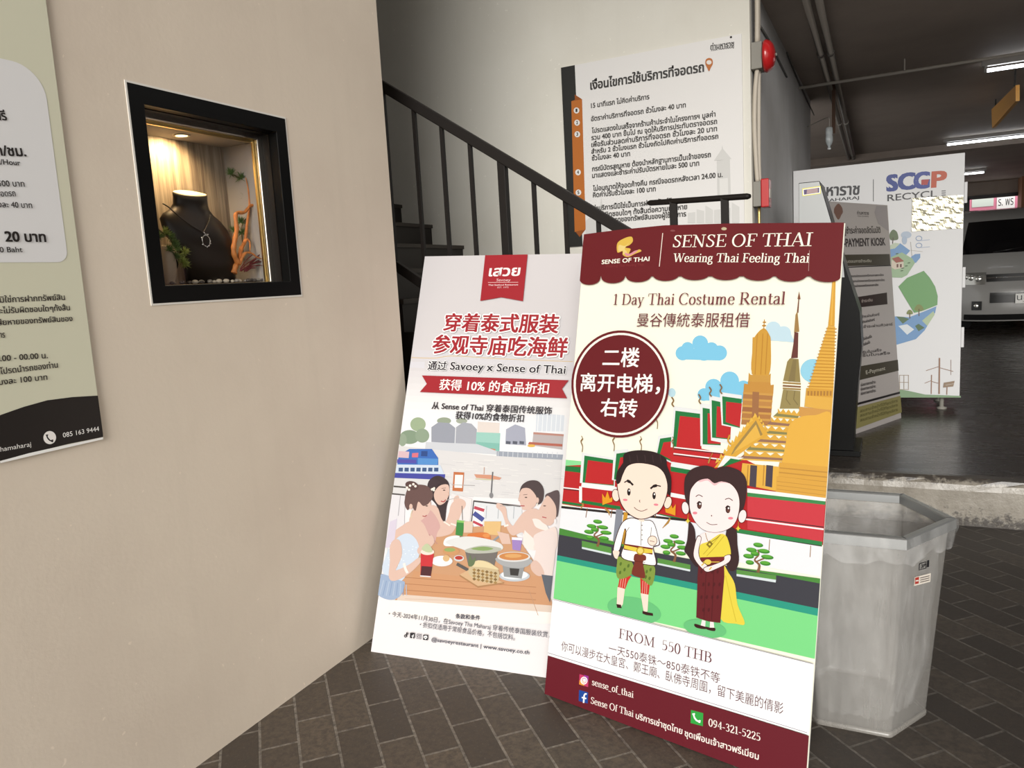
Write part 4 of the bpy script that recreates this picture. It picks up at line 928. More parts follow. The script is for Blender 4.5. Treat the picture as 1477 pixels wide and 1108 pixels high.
# ------------------------------------------------------------------ stair railing
def railing():
    YR = 3.20
    root = thing('stair_railing', 'dark sloping metal stair railing with upright bars behind the boards', 'railing', (-1.0, YR, 0))
    zr = lambda x: 1.697-(x+1.037)*.6604           # middle of the handrail
    b = MB(); b.bar((-3.3, YR, zr(-3.3)), (-.66, YR, zr(-.66)), .045, .046, M_RAIL); b.build('handrail', root, .004)
    b = MB(); b.bar((-3.3, YR, zr(-3.3)-.86), (-.66, YR, zr(-.66)-.86), .035, .045, M_RAIL); b.build('bottom_rail', root, .003)
    xs = [-2.208, -2.04, -1.893, -1.747, -1.585, -1.434, -1.286, -1.135, -.985, -.83]
    b = MB(); b.box((-.0085, -.009, 0), (.0085, .009, .845), M_RAIL); proto = b.build('baluster')
    off = worldloc(root); first = True
    for x in [-2.38-.165*i for i in range(5)][::-1]+xs:
        o = proto if first else proto.copy()
        if not first: COL.objects.link(o)
        first = False; o.parent = root; o.location = Vector((x, YR, zr(x)-.86))-off
    for x in (-1.585, -.66):
        b = MB(); b.box((x-.019, YR-.019, max(0.0, zr(x)-1.6) if x < -1 else 0), (x+.019, YR+.019, zr(x)), M_RAIL); b.build('post', root, .002)
    return root
railing()
def stand():
    a = at_y(935, 293, 2.712); c = at_y(1082, 283, 2.60); d = (c-a).normalized()
    root = thing('metal_stand', 'low black metal rail on two posts propping the maroon board', 'stand', (a.x, a.y, 0))
    b = MB(); b.tube([a, a+d*.01, c-d*.01, c], [.008, .012, .012, .008], M_RAIL, 10, flat=.85); b.build('top_rail', root)
    for x, yy in ((974, 310), (1048, 308)):
        t = (x-935)/(1082-935); p = a.lerp(c, t)
        b = MB(); b.box((p.x-.012, p.y-.009, 0), (p.x+.012, p.y+.009, p.z), M_RAIL); b.build('post', root)
    b = MB(); b.bar((a.x, a.y, .03), (c.x, c.y, .03), .03, .03, M_RAIL); b.build('foot_rail', root)
stand()

# ------------------------------------------------------------------ parking rules board on the stair wall
def rules_board():
    Y = YB-.012
    tl, tr, bl = at_y(809, 95, Y), at_y(1069.5, 48.3, Y), at_y(814, 357, Y)
    root = thing('notice_board', 'tall white parking rules board with black and orange left edge on the stair wall', 'sign', (tl.x, Y, bl.z))
    A = Art((tl.x, Y, bl.z), (1, 0, 0), (0, 0, 1), k=.70, step=4e-5)
    b = MB(); b.box((tl.x, Y, bl.z), (tr.x, YB-.0005, tr.z), ink('#eceae8', .74)); b.build('panel', root)
    A.view(790, 30, .28881)
    W_, H_ = tr.x-tl.x, tr.z-bl.z
    sx = at_y(829, 91, Y).x-tl.x
    A.raw([(0, 0), (sx, 0), (sx, H_), (0, H_)], [(0, 1, 2, 3)], '#2a2a27')
    A.flat([118, 402, 172, 392, 190, 1042, 135, 1055], '#d0782c'); A.flat([135, 368, 172, 392, 118, 402, 136, 395], '#a85a1e'); A.flat([140, 1055, 190, 1042, 160, 1080], '#a85a1e')
    for i, (x, y) in enumerate(((144, 448), (147, 509), (148, 567), (152, 757), (154, 858))):
        A.ell(x, y, 14, 15, '#f1efec'); A.text(str(i+1), (x-4, y+8), (x+4, y+7), 16, '#3a3a38', bold=.05)
    A.done('left_band', root, 'black edge band with an orange strip of white number dots')
    # faint grey pavilion drawing
    GY = '#dcdbd8'
    A.flat([845, 700, 910, 690, 915, 880, 848, 885], GY); A.flat([830, 700, 870, 640, 872, 620, 876, 640, 918, 690], GY); A.flat([858, 790, 900, 785, 902, 880, 860, 884], '#ecebe8')
    A.done('pavilion_print', root)
    for i in range(6): A.flat([700+i*44, 960-i*5-(i % 3)*14, 738+i*44, 955-i*5, 738+i*44, 1010, 700+i*44, 1010], '#e0dfdc')
    A.done('skyline_print', root); A.flat([190, 1000, 260, 940, 268, 880, 276, 940, 300, 1000, 300, 1060, 190, 1070], '#e0dfdc')
    A.done('skyline_print', root)
    T = '#4a4744'
    A.text('ท่ามหาราช', (814, 143), (930, 126), 20, T, bold=.05); A.text('THA MAHARAJ', (814, 152), (930, 135), 8, T, bold=.04)
    A.done('logo', root); A.text('เงื่อนไขการใช้บริการที่จอดรถ', (215, 344), (780, 254), 34, '#3c3a38', bold=.055)
    A.spl([(788, 215), (790, 195), (806, 186), (822, 193), (825, 215), (815, 235), (806, 252), (797, 236)], '#d0782c', 4); A.ell(806, 208, 13, 11, '#efe9e2')
    A.done('title', root)
    LN = (('15 นาทีแรก ไม่คิดค่าบริการ', 218, 436, 508, 391), ('อัตราค่าบริการที่จอดรถ ชั่วโมงละ 40 บาท', 218, 502, 690, 432), ('โปรดแสดงใบเสร็จจากร้านค้าประจำในโครงการฯ มูลค่า', 222, 561, 838, 478),
          ('รวม 400 บาท ขึ้นไป ณ จุดให้บริการประทับตราจอดรถ', 220, 596, 846, 514), ('เพื่อรับส่วนลดค่าบริการที่จอดรถ ชั่วโมงละ 20 บาท', 220, 631, 846, 551), ('สำหรับ 2 ชั่วโมงแรก ชั่วโมงถัดไปคิดค่าบริการที่จอดรถ', 220, 664, 852, 588), ('ชั่วโมงละ 40 บาท', 222, 698, 412, 675),
          ('กรณีบัตรสูญหาย ต้องนำหลักฐานการเป็นเจ้าของรถ', 224, 752, 815, 680), ('มาแสดงและชำระค่าปรับบัตรหายใบละ 500 บาท', 224, 785, 757, 723), ('ไม่อนุญาตให้จอดค้างคืน กรณีจอดรถหลังเวลา 24.00 น.', 228, 850, 874, 780), ('คิดค่าปรับชั่วโมงละ 100 บาท', 228, 882, 540, 851),
          ('ค่าบริการนี้มิใช่เป็นการฝากทรัพย์สิน', 228, 949, 640, 908), ('ไม่รับผิดชอบใดๆ ทั้งสิ้นต่อความเสียหาย', 228, 985, 697, 940), ('ชำรุดของทรัพย์สินของผู้ใช้บริการ', 310, 1007, 692, 976))
    for s_, x0, y0, x1, y1 in LN: A.text(s_, (x0, y0), (x1, y1), 19, T, bold=.045); A.done('text_line', root)
    s1 = MB(); s1.lathe([(.006, 0), (.006, .003), (.003, .005)], at_y(1054.5, 53.5, Y-.001), M_BLACK, 10, (0, -1, 0)); s1.build('screw', root)
rules_board()

# ------------------------------------------------------------------ parking fee board on the left wall
def fee_board():
    X_ = XL+.010
    root = thing('notice_board', 'pale green parking fee board with black foot on the beige wall', 'sign', (X_, 1.0, 1.127))
    y1 = at_x(149, 630, X_).y; z0 = at_x(149, 630, X_).z; y0 = .62; z1 = 2.75
    b = MB(); b.box((XL+.0005, y0, z0), (X_, y1, z1), ink('#e0dec6', 1.0)); b.build('panel', root, .0015)
    A = Art((X_, y0, z0), (0, 1, 0), (0, 0, 1), k=1.0, step=4e-5)
    W_, H_ = y1-y0, z1-z0
    A.view(0, 350, .33852)
    a = A.uv(275, 70)
    q = A.uv(185/1, 0)
    A.view(0, 0, .33852)
    ur = A.uv(275, 1000)[0]; vt = A.uv(60, 262)[1]
    A.view(0, 350, .33852); vb = A.uv(200, 84)[1]
    pts = [(.1, vb)]
    for cx, cy, t0 in ((ur-.03, vb+.03, -90), (ur-.08, vt-.08, 0)):
        rad = .03 if t0 < 0 else .08
        pts += [(cx+rad*math.cos(R(t0+9*k)), cy+rad*math.sin(R(t0+9*k))) for k in range(11)]
    pts += [(.1, vt)]
    A.raw(pts, [list(range(len(pts)))], '#dfdede')
    A.done('price_panel', root, 'white rounded price panel')
    A.view(0, 350, .33852)
    A.flat([-300, 935, 0, 735, 100, 700, 200, 672, 310, 658, 416, 652, 438, 815, 438, 828, 290, 858, 0, 930, -300, 1010], '#221d1c')
    A.flat([439, 829, 438, 838, 200, 893, 0, 940, 0, 931, 120, 898, 290, 860], '#f2f1ee')
    A.ell(211, 831, 27, 28, '#eeeae6'); A.curve([(199, 818), (201, 830), (212, 843), (226, 845)], [11]*3+[6]*12+[11]*4, '#221d1c')
    A.text('thamaharaj', (-12, 893), (132, 868), 20, '#e9e6e2'); A.text('085 163 9444', (268, 831), (422, 802), 20, '#f3f1ee')
    A.done('foot_band', root, 'black curved foot band with white contact lettering')
    T = '#3a322e'
    for s_, x0, y0_, x1, y1_, h_ in (('มิใช่การฝากทรัพย์สิน', 0, 256, 276, 244, 20), ('และไม่รับผิดชอบใดๆทั้งสิ้น', -36, 304, 297, 288, 20), ('เสียหายของทรัพย์สินของ', -19, 353, 308, 334, 20), ('การ', -14, 406, 20, 404, 20),
                                    ('10.00 - 00.00 น.', -34, 508, 202, 492, 20), ('ที่โปรดนำรถของท่าน', -18, 563, 245, 532, 20), ('ชั่วโมงละ 100 บาท', -62, 613, 200, 584, 20)):
        A.text(s_, (x0, y0_), (x1, y1_), h_, T, bold=.03); A.done('text_line', root)
    A.view(0, 0, .33852); T2 = '#2b2523'
    for s_, x0, y0_, x1, y1_, h_, bo in (('ฟรี', -22, 512, 28, 512, 30, .05), ('บาท/ชม.', -82, 660, 110, 666, 34, .05), ('Baht/Hour', -62, 698, 85, 705, 22, .02), ('500 บาท', -10, 794, 103, 796, 20, .02), ('จอดรถ', -14, 838, 65, 836, 20, .02),
                                         ('ชั่วโมงละ 40 บาท', -76, 882, 135, 887, 20, .02), ('20 บาท', 22, 1029, 193, 1031, 34, .06), ('20 Baht', -22, 1076, 93, 1074, 22, .02)):
        A.text(s_, (x0, y0_), (x1, y1_), h_, T2, bold=bo); A.done('text_line', root)
fee_board()

# ------------------------------------------------------------------ lit showcase in the left wall
def rect_ring(b, x0, x1, o, i, m):
    """frame between outer rect o and inner rect i (y0,y1,z0,z1), from x0 (back) to x1 (front), mitred"""
    oc = [(o[0], o[2]), (o[1], o[2]), (o[1], o[3]), (o[0], o[3])]; ic = [(i[0], i[2]), (i[1], i[2]), (i[1], i[3]), (i[0], i[3])]
    vs = [(x1, *p) for p in oc]+[(x1, *p) for p in ic]+[(x0, *p) for p in oc]+[(x0, *p) for p in ic]; fs = []
    for k in range(4):
        n = (k+1) % 4; fs += [(k, n, 4+n, 4+k), (8+k, 12+k, 12+n, 8+n), (k, 8+k, 8+n, n), (4+k, 4+n, 12+n, 12+k)]
    b.add(vs, fs, m)
M_FRAME = mat('black_lacquer', (.005, .005, .005), .35, spec=.08)
M_INNER = mat('dark_reveal', (.010, .008, .007), .4, spec=.2)
def wood_back():
    m = mat('streaked_wood_panel', (.4, .33, .25), .5); t = NT(m)
    n1 = t.noise(t.coord(scale=(1, 1, .035)), 95, 4, .6); n2 = t.noise(t.coord(scale=(1, 1, .06)), 28, 4, .6)
    c = t.mix(.5, t.ramp(n1, [(.38, (.14, .11, .085)), (.62, (.47, .40, .31))]), t.ramp(n2, [(.4, (.19, .15, .12)), (.62, (.42, .36, .28))]))
    t.link(c, t.b.inputs['Base Color']); return m
def showcase():
    root = thing('display_case', 'black framed showcase with a lit jewellery display, sunk in the beige wall', 'showcase', (XL, (ny0+ny1)/2, nz0))
    b = MB(); rect_ring(b, XL-.01, XL+.0025, (ny0-.006, ny1+.006, nz0-.006, nz1+.006), (ny0, ny1, nz0, nz1), mat('pale_sealant', (.72, .69, .64), .7)); b.build('sealant', root)
    b = MB(); rect_ring(b, -2.032, XL+.004, (ny0, ny1, nz0, nz1), (1.648, 2.200, 1.546, 2.083), M_FRAME); b.build('outer_frame', root, .002)
    b = MB(); rect_ring(b, -2.066, -2.0325, (ny0+.001, ny1-.001, nz0+.001, nz1-.001), (1.650, 2.197, 1.547, 2.080), M_INNER); b.build('inner_frame', root)
    b = MB(); rect_ring(b, -2.084, -2.0665, (1.630, 2.215, 1.530, 2.099), (1.668, 2.176, 1.5495, 2.062), mat('satin_steel_trim', (.50, .47, .42), .28, 1)); b.build('steel_trim', root, .004)
    b = MB(); rect_ring(b, -2.092, -2.0845, (1.640, 2.205, 1.535, 2.095), (1.676, 2.168, 1.5505, 2.052), mat('gold_bead', (.75, .55, .22), .3, 1)); b.build('gold_bead', root)
    g = bpy.data.materials.new('clear_glass_pane'); g.use_nodes = True; nt = g.node_tree; nt.nodes.remove(nt.nodes['Principled BSDF'])
    out = nt.nodes['Material Output']; tr_ = nt.nodes.new('ShaderNodeBsdfTransparent'); gl = nt.nodes.new('ShaderNodeBsdfGlossy'); fr = nt.nodes.new('ShaderNodeFresnel'); mx = nt.nodes.new('ShaderNodeMixShader')
    gl.inputs['Roughness'].default_value = .01; fr.inputs['IOR'].default_value = 1.42
    ge = nt.nodes.new('ShaderNodeNewGeometry'); ml = nt.nodes.new('ShaderNodeMath'); ml.operation = 'MULTIPLY_ADD'; ml.inputs[2].default_value = 1; ml.inputs[1].default_value = -1
    m2_ = nt.nodes.new('ShaderNodeMath'); m2_.operation = 'MULTIPLY'
    nt.links.new(ge.outputs['Backfacing'], ml.inputs[0]); nt.links.new(ml.outputs[0], m2_.inputs[0]); nt.links.new(fr.outputs[0], m2_.inputs[1]); nt.links.new(m2_.outputs[0], mx.inputs[0]); nt.links.new(tr_.outputs[0], mx.inputs[1]); nt.links.new(gl.outputs[0], mx.inputs[2]); nt.links.new(mx.outputs[0], out.inputs['Surface'])
    b = MB(); b.box((-2.0775, 1.660, 1.548), (-2.0735, 2.184, 2.070), g); b.build('glass_pane', root)
    # lining
    y0, y1, z0, z1, xb, xf = 1.64, 2.182, 1.552, 2.056, -2.245, -2.0925
    M_ST = wall_paint('grey_marbled_lining', (.36, .335, .31), (.25, .225, .2), .5)
    b = MB(); b.box((xb-.02, y0, z0), (xb, y1, z1), wood_back()); b.build('back_panel', root)
    b = MB(); b.box((xb-.02, y1+.0005, z0), (xf, y1+.02, z1), M_ST); b.build('side_panel', root); b = MB(); b.box((xb-.02, y0-.02, z0), (xf, y0-.0005, z1), M_ST); b.build('side_panel', root)
    b = MB(); b.box((xb-.02, y0-.02, z1+.0005), (xf, y1+.02, z1+.02), M_ST); b.build('top_panel', root)
    b = MB(); b.box((xb-.02, y0-.02, z0-.02), (xf, y1+.02, z0-.0005), mat('dark_display_floor', (.05, .04, .035), .4)); b.build('base_panel', root)
    p = at_z(262, 195, z1)
    b = MB(); b.lathe([(.027, 0), (.027, -.003), (.021, -.004), (.019, -.001)], p, mat('downlight_ring', (.6, .52, .4), .4), 24, (0, 0, 1)); rg = b.build('downlight_ring', root)
    b = MB(); b.lathe([(.019, -.0012), (.001, -.002)], p, mat('downlight_lens', (1, .9, .7), .4, emit=(1, .80, .45), es=14), 24); b.build('downlight_lens', root)
    l = bpy.data.lights.new('showcase_spot', 'SPOT'); l.energy = 10; l.color = (1, .68, .33); l.spot_size = R(150); l.spot_blend = 1.0; l.shadow_soft_size = .016
    o = bpy.data.objects.new('showcase_spot', l); COL.objects.link(o); o.parent = root; o.location = Vector((p.x, p.y, p.z-.008))-worldloc(root)
    o.rotation_euler = Vector((.55, .12, 1)).to_track_quat('Z', 'Y').to_euler()
    return z0
ZF = showcase()
def zq(x, y): return 190+x*.18056, 250+y*.18056
def bust():
    X0 = -2.172
    lv = [(165, 335, 592, .027, 0), (200, 340, 592, .026, 0), (250, 338, 598, .026, 0), (295, 305, 612, .028, 0), (330, 255, 640, .029, .002), (375, 222, 688, .031, .006), (450, 235, 735, .034, .012), (530, 280, 765, .036, .016), (620, 340, 786, .036, .017), (700, 390, 797, .034, .014), (790, 425, 800, .030, .006)]
    root = thing('jewellery_bust', 'dark leather necklace bust with pale cut neck in the lit showcase', 'bust', (X0, at_x(*zq(560, 790), X0).y, ZF))
    M = mat('dark_brown_leather', (.014, .009, .006), .40, spec=.35)
    rg = []
    for Y, l_, r_, dp, dx in lv:
        fr_ = {165: .013, 200: .012, 250: .006}.get(Y, 0)
        a, c = at_x(*zq(l_, Y), X0), at_x(*zq(r_, Y), X0); cy, w2 = (a.y+c.y)/2, (c.y-a.y)/2; z = (a.z+c.z)/2
        if Y == 790: z = ZF+.0005
        sl = (a.z-c.z)/2 if Y < 300 else 0
        rg.append([(X0+dx+dp*abs(math.cos(t))**.8*(1 if math.cos(t) > 0 else -1), cy+w2*math.sin(t), z-sl*math.sin(t)*.5-fr_*math.cos(t)) for t in [2*math.pi*k/32 for k in range(32)]])
    b = MB(); b.rings(rg[::-1], M); b.build('bust_body', root)
    top = [Vector(p)+Vector((0, 0, .0008)) for p in rg[0]]; c = sum(top, Vector())/len(top)
    b = MB(); b.add([c+(p-c)*.93 for p in top]+[c+(p-c)*.93+Vector((0, 0, .0022)) for p in top], [[32+k for k in range(32)]]+[(k, (k+1) % 32, 32+(k+1) % 32, 32+k) for k in range(32)], mat('pale_neck_cap', (.75, .66, .5), .5)); b.build('neck_cap', root)
    # necklace
    M_S = mat('polished_silver', (.85, .85, .85), .15, 1); M_CO = mat('black_cord', (.012, .010, .009), .6)
    pend = at_x(*zq(595, 540), X0+.0535)
    nk = thing('necklace', 'silver wreath pendant on a black cord round the dark bust', 'necklace', pend)
    b = MB()
    b.tube(smooth_open([tuple(at_x(*zq(x, y), X0+dx)) for x, y, dx in ((248, 243, .012), (300, 275, .032), (400, 362, .040), (490, 425, .047), (572, 470, .0525))], 5), .0022, M_CO, 8)
    b.tube(smooth_open([tuple(at_x(*zq(x, y), X0+dx)) for x, y, dx in ((612, 318, .012), (626, 345, .030), (612, 395, .042), (590, 440, .050), (574, 470, .0525))], 5), .0016, M_CO, 8); b.build('cord', nk)
    b = MB(); rn = random.Random(4); rad = .0175
    b.tube([pend+Vector((0, rad*.95*math.cos(t), rad*1.1*math.sin(t))) for t in [2*math.pi*k/28 for k in range(29)]], .0013, M_S, 8, cap=False)
    for k in range(12):
        t = 2*math.pi*k/12+rn.uniform(-.1, .1); r2 = rad*rn.uniform(1.0, 1.3); b.ball(pend+Vector((.001, r2*.95*math.cos(t), r2*1.1*math.sin(t))), rn.uniform(.0018, .003), M_S, 8, 6)
    b.tube([at_x(*zq(574, 468), X0+.0535), pend+Vector((0, 0, rad*1.1))], .001, M_S, 6); b.build('pendant', nk)
bust()
def needles(b, c, d, n, ln, m, rn, spread=1.0):
    c = Vector(c); d = Vector(d).normalized()
    for _ in range(n):
        v = (d*rn.uniform(.1, 1)+Vector((rn.uniform(-1, 1), rn.uniform(-1, 1), rn.uniform(-1, 1)))*spread).normalized()*ln*rn.uniform(.7, 1.1)
        b.tube([c, c+v*.6, c+v], [.0012, .0010, .0002], m, 3, cap=False)
def plants():
    rn = random.Random(12)
    M_G = mat('pine_needles', (.075, .15, .035), .5); M_G2 = mat('bright_pine_needles', (.26, .32, .07), .5); M_TW = mat('twig', (.14, .09, .045), .7)
    # driftwood
    base = at_x(*zq(835, 775), -2.13)
    dw = thing('driftwood', 'orange branching driftwood standing at the right of the showcase', 'driftwood', (base.x, base.y, ZF))
    M_D = mat('orange_driftwood', (.42, .16, .045), .5); t = NT(M_D)
    t.link(t.mix(t.ramp(t.noise(t.coord(scale=(1, 1, .3)), 90, 4, .6), [(.4, (0, 0, 0)), (.65, (.8, .8, .8))]), (.60, .215, .05), (.34, .11, .028)), t.b.inputs['Base Color'])
    def br(name, pts, r0, r1):
        P_ = [tuple(at_x(*zq(x, y), xx)) for x, y, xx in pts]; Q = smooth_open(P_, 5); n = len(Q)
        b = MB(); b.tube(Q, [(r0+(r1-r0)*i/(n-1))*(1+.12*math.sin(i*1.7)) for i in range(n)], M_D, 10); b.build(name, dw)
    br('trunk', [(815, 800, -2.135), (830, 740, -2.135), (862, 690, -2.138), (872, 610, -2.14), (905, 540, -2.14), (920, 420, -2.14), (940, 260, -2.14), (930, 130, -2.138), (910, 32, -2.135)], .0115, .0012)
    br('branch', [(850, 720, -2.13), (815, 640, -2.125), (818, 560, -2.12), (838, 450, -2.12), (832, 325, -2.12), (900, 312, -2.122), (950, 258, -2.127), (1000, 265, -2.122), (1055, 305, -2.118)], .0105, .0035)
    br('branch', [(895, 560, -2.137), (925, 530, -2.13), (944, 560, -2.125), (943, 622, -2.12)], .006, .002)
    br('branch', [(858, 730, -2.125), (905, 640, -2.12), (960, 640, -2.115), (1000, 670, -2.11), (1060, 688, -2.105)], .006, .0012)
    # pine behind the driftwood
    pb = at_x(*zq(960, 780), -2.165)
    p = thing('pine_sprig', 'dark green pine sprig behind the orange driftwood', 'plant', (pb.x, pb.y, ZF))
    st_ = [tuple(at_x(*zq(x, y), xx)) for x, y, xx in ((900, 790, -2.165), (890, 600, -2.17), (880, 420, -2.17), (960, 300, -2.165), (975, 180, -2.165), (900, 60, -2.165), (800, 10, -2.17))]
    b = MB(); b.tube(smooth_open(st_, 5), .002, M_TW, 6); b.build('stem', p)
    b = MB()
    for x, y, xx in ((795, 5, -2.17), (870, 40, -2.165), (930, 60, -2.165), (980, 120, -2.16), (985, 180, -2.16), (960, 220, -2.165), (915, 170, -2.168), (985, 330, -2.16), (965, 400, -2.16), (870, 390, -2.17), (820, 460, -2.17), (880, 480, -2.17), (960, 460, -2.16)):
        needles(b, at_x(*zq(x, y), xx), (0.2, 0, 1), 60, .026, M_G, rn)
    b.build('needles', p)
    pb = at_x(*zq(330, 790), -2.115)
    p = thing('pine_sprig', 'bright yellow-green pine sprig over the round pot in the showcase', 'plant', (pb.x, pb.y, ZF))
    b = MB(); b.tube(smooth_open([tuple(at_x(*zq(x, y), xx)) for x, y, xx in ((340, 800, -2.12), (375, 700, -2.118), (370, 610, -2.115), (320, 540, -2.112), (205, 440, -2.11))], 5), .0022, M_TW, 6)
    b.build('stem', p)
    b = MB()
    for x, y, xx in ((215, 500, -2.11), (260, 470, -2.11), (300, 500, -2.11), (330, 560, -2.112), (300, 610, -2.112), (350, 600, -2.112), (415, 630, -2.108), (400, 700, -2.11), (425, 730, -2.108), (350, 670, -2.113)):
        needles(b, at_x(*zq(x, y), xx), (.5, .2, .4), 56, .023, M_G2 if x > 380 or y < 480 else M_G, rn)
    b.build('needles', p)
    # red dried twigs
    pb = at_x(*zq(960, 770), -2.115); M_R = mat('dark_red_stems', (.13, .012, .016), .5)
    b = MB()
    for k in range(16):
        a = at_x(*zq(rn.uniform(850, 950), rn.uniform(765, 785)), -2.118); c = at_x(*zq(rn.uniform(920, 1060), rn.uniform(630, 770)), rn.uniform(-2.125, -2.105))
        b.tube(smooth_open([tuple(a), tuple(a.lerp(c, .5)+Vector((0, 0, .006))), tuple(c)], 3), [.002]*6+[.0006], M_R, 5)
    o = b.build('red_twigs'); tag(o, 'dark red dried twigs at the foot of the orange driftwood', 'twigs')
    # pot
    c = at_x(*zq(290, 725), -2.135); rz = (c.z-ZF)
    po = thing('round_pot', 'small pale round pot with a dark cord band in the showcase', 'pot', (c.x, c.y, ZF))
    b = MB(); prof = [(.010, 0), (.020, .003)]+[(.027*math.sin(math.pi*(k+1.5)/13), rz-rz*math.cos(math.pi*(k+1.5)/13)) for k in range(1, 10)]+[(.012, rz*1.9), (.008, rz*1.85)]
    b.lathe(prof, (c.x, c.y, ZF), mat('pale_stoneware', (.30, .235, .165), .5), 24); b.build('pot_body', po)
    b = MB(); b.tube([Vector((c.x+.0275*math.cos(t)*.75, c.y+.010+.0275*math.cos(t)*.35, c.z+.0275*math.sin(t))) for t in [math.pi*(-.45+k/16*.9) for k in range(17)]], .0026, M_FRAME, 6); b.build('cord_band', po)
    # pebbles: every one its own thing
    M_P = [mat('pebble_cream', (.62, .54, .42), .45), mat('pebble_grey', (.30, .27, .23), .45), mat('pebble_dark', (.085, .07, .06), .4)]
    spots = [(500, 812, 0, 1.2), (552, 822, 0, 1.1), (618, 806, 1, 1.15), (655, 818, 0, .9), (690, 815, 0, 1.25), (748, 815, 0, 1.2), (800, 812, 0, .9), (856, 815, 0, 1.0), (450, 822, 2, .8), (905, 800, 1, .9), (955, 828, 2, 1.1), (1000, 815, 1, 1.2), (1020, 825, 2, 1.0), (840, 850, 1, 1.1), (930, 848, 2, 1.1), (985, 852, 2, 1.0), (1050, 842, 2, 1.0), (400, 850, 2, 1.0), (460, 868, 2, .9), (560, 868, 2, .9), (320, 855, 2, .9)]
    protos = []
    for i in range(3):
        b = MB(); b.ball((0, 0, 0), (.0075, .0105, .0062), M_P[i], 14, 9, .05, random.Random(20+i)); o = b.build('pebble'); protos.append(o)
    used = [0, 0, 0]
    L3 = ['pale cream pebble in the row along the front of the showcase', 'grey pebble among the stones in the showcase', 'dark pebble among the stones in the showcase']
    G3 = ['cream pebbles in the showcase', 'grey pebbles in the showcase', 'dark pebbles in the showcase']
    for x, y, k, s_ in spots:
        o = protos[k] if not used[k] else protos[k].copy()
        if used[k]: COL.objects.link(o)
        used[k] = 1
        X_ = -2.116 if y > 835 else -2.134
        q = at_x(*zq(x, y), X_); o.location = (X_, q.y, ZF+.0058*s_); o.scale = (s_, s_*rn.uniform(.85, 1.15), s_); o.rotation_euler = (0, 0, rn.uniform(-.6, .6))
        tag(o, L3[k], 'pebble', G3[k])
plants()
# ------------------------------------------------------------------ alarm bell, call box and conduits on the grey wall
M_RED = mat('red_alarm_paint', (.42, .012, .014), .28, spec=.5, coat=.4)
M_GRB = mat('grey_junction_box', (.20, .19, .165), .6)
M_CDT = mat('cream_conduit', (.43, .385, .32), .6)
def alarms():
    Y = 4.875
    c = at_y(1103, 82, Y); zc = at_y(1103, 81, Y).z
    root = thing('alarm_bell', 'round red fire alarm bell on a grey box, high on the grey wall', 'alarm bell', (XG, Y, zc-.08))
    b = MB(); b.box((XG+.0005, Y-.055, zc-.075), (XG+.062, Y+.075, zc+.075), M_GRB); b.build('back_box', root, .004)
    b = MB(); b.lathe([(.025, 0), (.085, .002), (.092, .012), (.090, .024), (.080, .042), (.060, .056), (.034, .064), (.001, .067)], (XG+.0635, Y+.008, zc), M_RED, 32, (1, 0, 0)); b.build('gong', root)
    b = MB(); b.lathe([(.010, 0), (.010, .006), (.001, .009)], (XG+.1305, Y+.008, zc), M_GRB, 12, (1, 0, 0)); b.build('centre_nut', root)
    z2, z3 = at_y(1100, 259, Y).z, at_y(1100, 299, Y).z
    root = thing('call_box', 'red rectangular fire call box on a grey box, below the alarm bell', 'alarm box', (XG, Y, z3))
    b = MB(); b.box((XG+.0005, Y-.05, z3+.004), (XG+.046, Y+.06, z2-.012), M_GRB); b.build('back_box', root, .004)
    b = MB(); b.box((XG+.0465, Y-.055, z3-.004), (XG+.092, Y+.06, z2), M_RED); b.build('red_housing', root, .006)
    b = MB(); b.box((XG+.0922, Y-.03, z3+.05), (XG+.0945, Y+.035, z2-.06), mat('pale_front_plate', (.55, .5, .45), .5)); b.build('front_plate', root)
    def cd(name, label, pts, r_, m=M_CDT, grp=None):
        b = MB(); b.tube(smooth_open([tuple(p) for p in pts], 5), r_, m, 10); o = b.build(name); tag(o, label, 'conduit', grp); return o
    zt = zc+.0755
    for dy, lb in ((-.012, 'cream conduit pipe rising from the red alarm bell, nearer the wall corner'), (.022, 'cream conduit pipe rising from the red alarm bell, on its far side')):
        cd('conduit_pipe', lb, [(XG+.030, Y+dy, zt), (XG+.034, Y+dy-.006, zt+.25), (XG+.027, Y+dy, zt+.6), (XG+.03, Y+dy, 4.8)], .0135)
    zb, z2b = zc-.0755, z2-.0115
    hh = zb-z2b
    cd('conduit_pipe', 'bowed cream conduit pipe between the alarm bell and the red call box', [(XG+.030, Y-.022, zb), (XG+.018, Y-.03, zb-.2*hh), (XG+.013, Y-.034, zb-.5*hh), (XG+.018, Y-.028, zb-.8*hh), (XG+.024, Y-.02, z2b)], .0135)
    cd('conduit_pipe', 'straighter cream conduit pipe behind the bowed one below the alarm bell', [(XG+.034, Y+.016, zb), (XG+.030, Y+.014, zb-.4*hh), (XG+.028, Y+.014, zb-.75*hh), (XG+.030, Y+.016, z2b)], .0125)
    cd('conduit_pipe', 'thin brassy conduit pipe running down from the red call box', [(XG+.028, Y, z3+.0035), (XG+.028, Y, z3-.4), (XG+.028, Y, .28)], .009, mat('brass_pipe', (.55, .42, .16), .35, .8))
    MC = mat('dark_line', (.07, .065, .06), .6)  # thin dark lines laid along the grey wall
    for i, (pts, lb) in enumerate((([(1097, 38), (1109, 58), (1135, 111)], 'dark line sagging behind the alarm bell on the grey wall'), ([(1135, 76), (1152, 118), (1174, 166)], 'long dark line running inwards across the grey wall'), ([(1150, 0), (1162, 33), (1174, 66)], 'dark line high on the grey wall near the ceiling'))):
        b = MB(); b.tube([tuple(at_x(x, y, XG+.008)) for x, y in pts], .007, MC, 8); o = b.build('wall_line'); tag(o, lb, 'cable')
alarms()

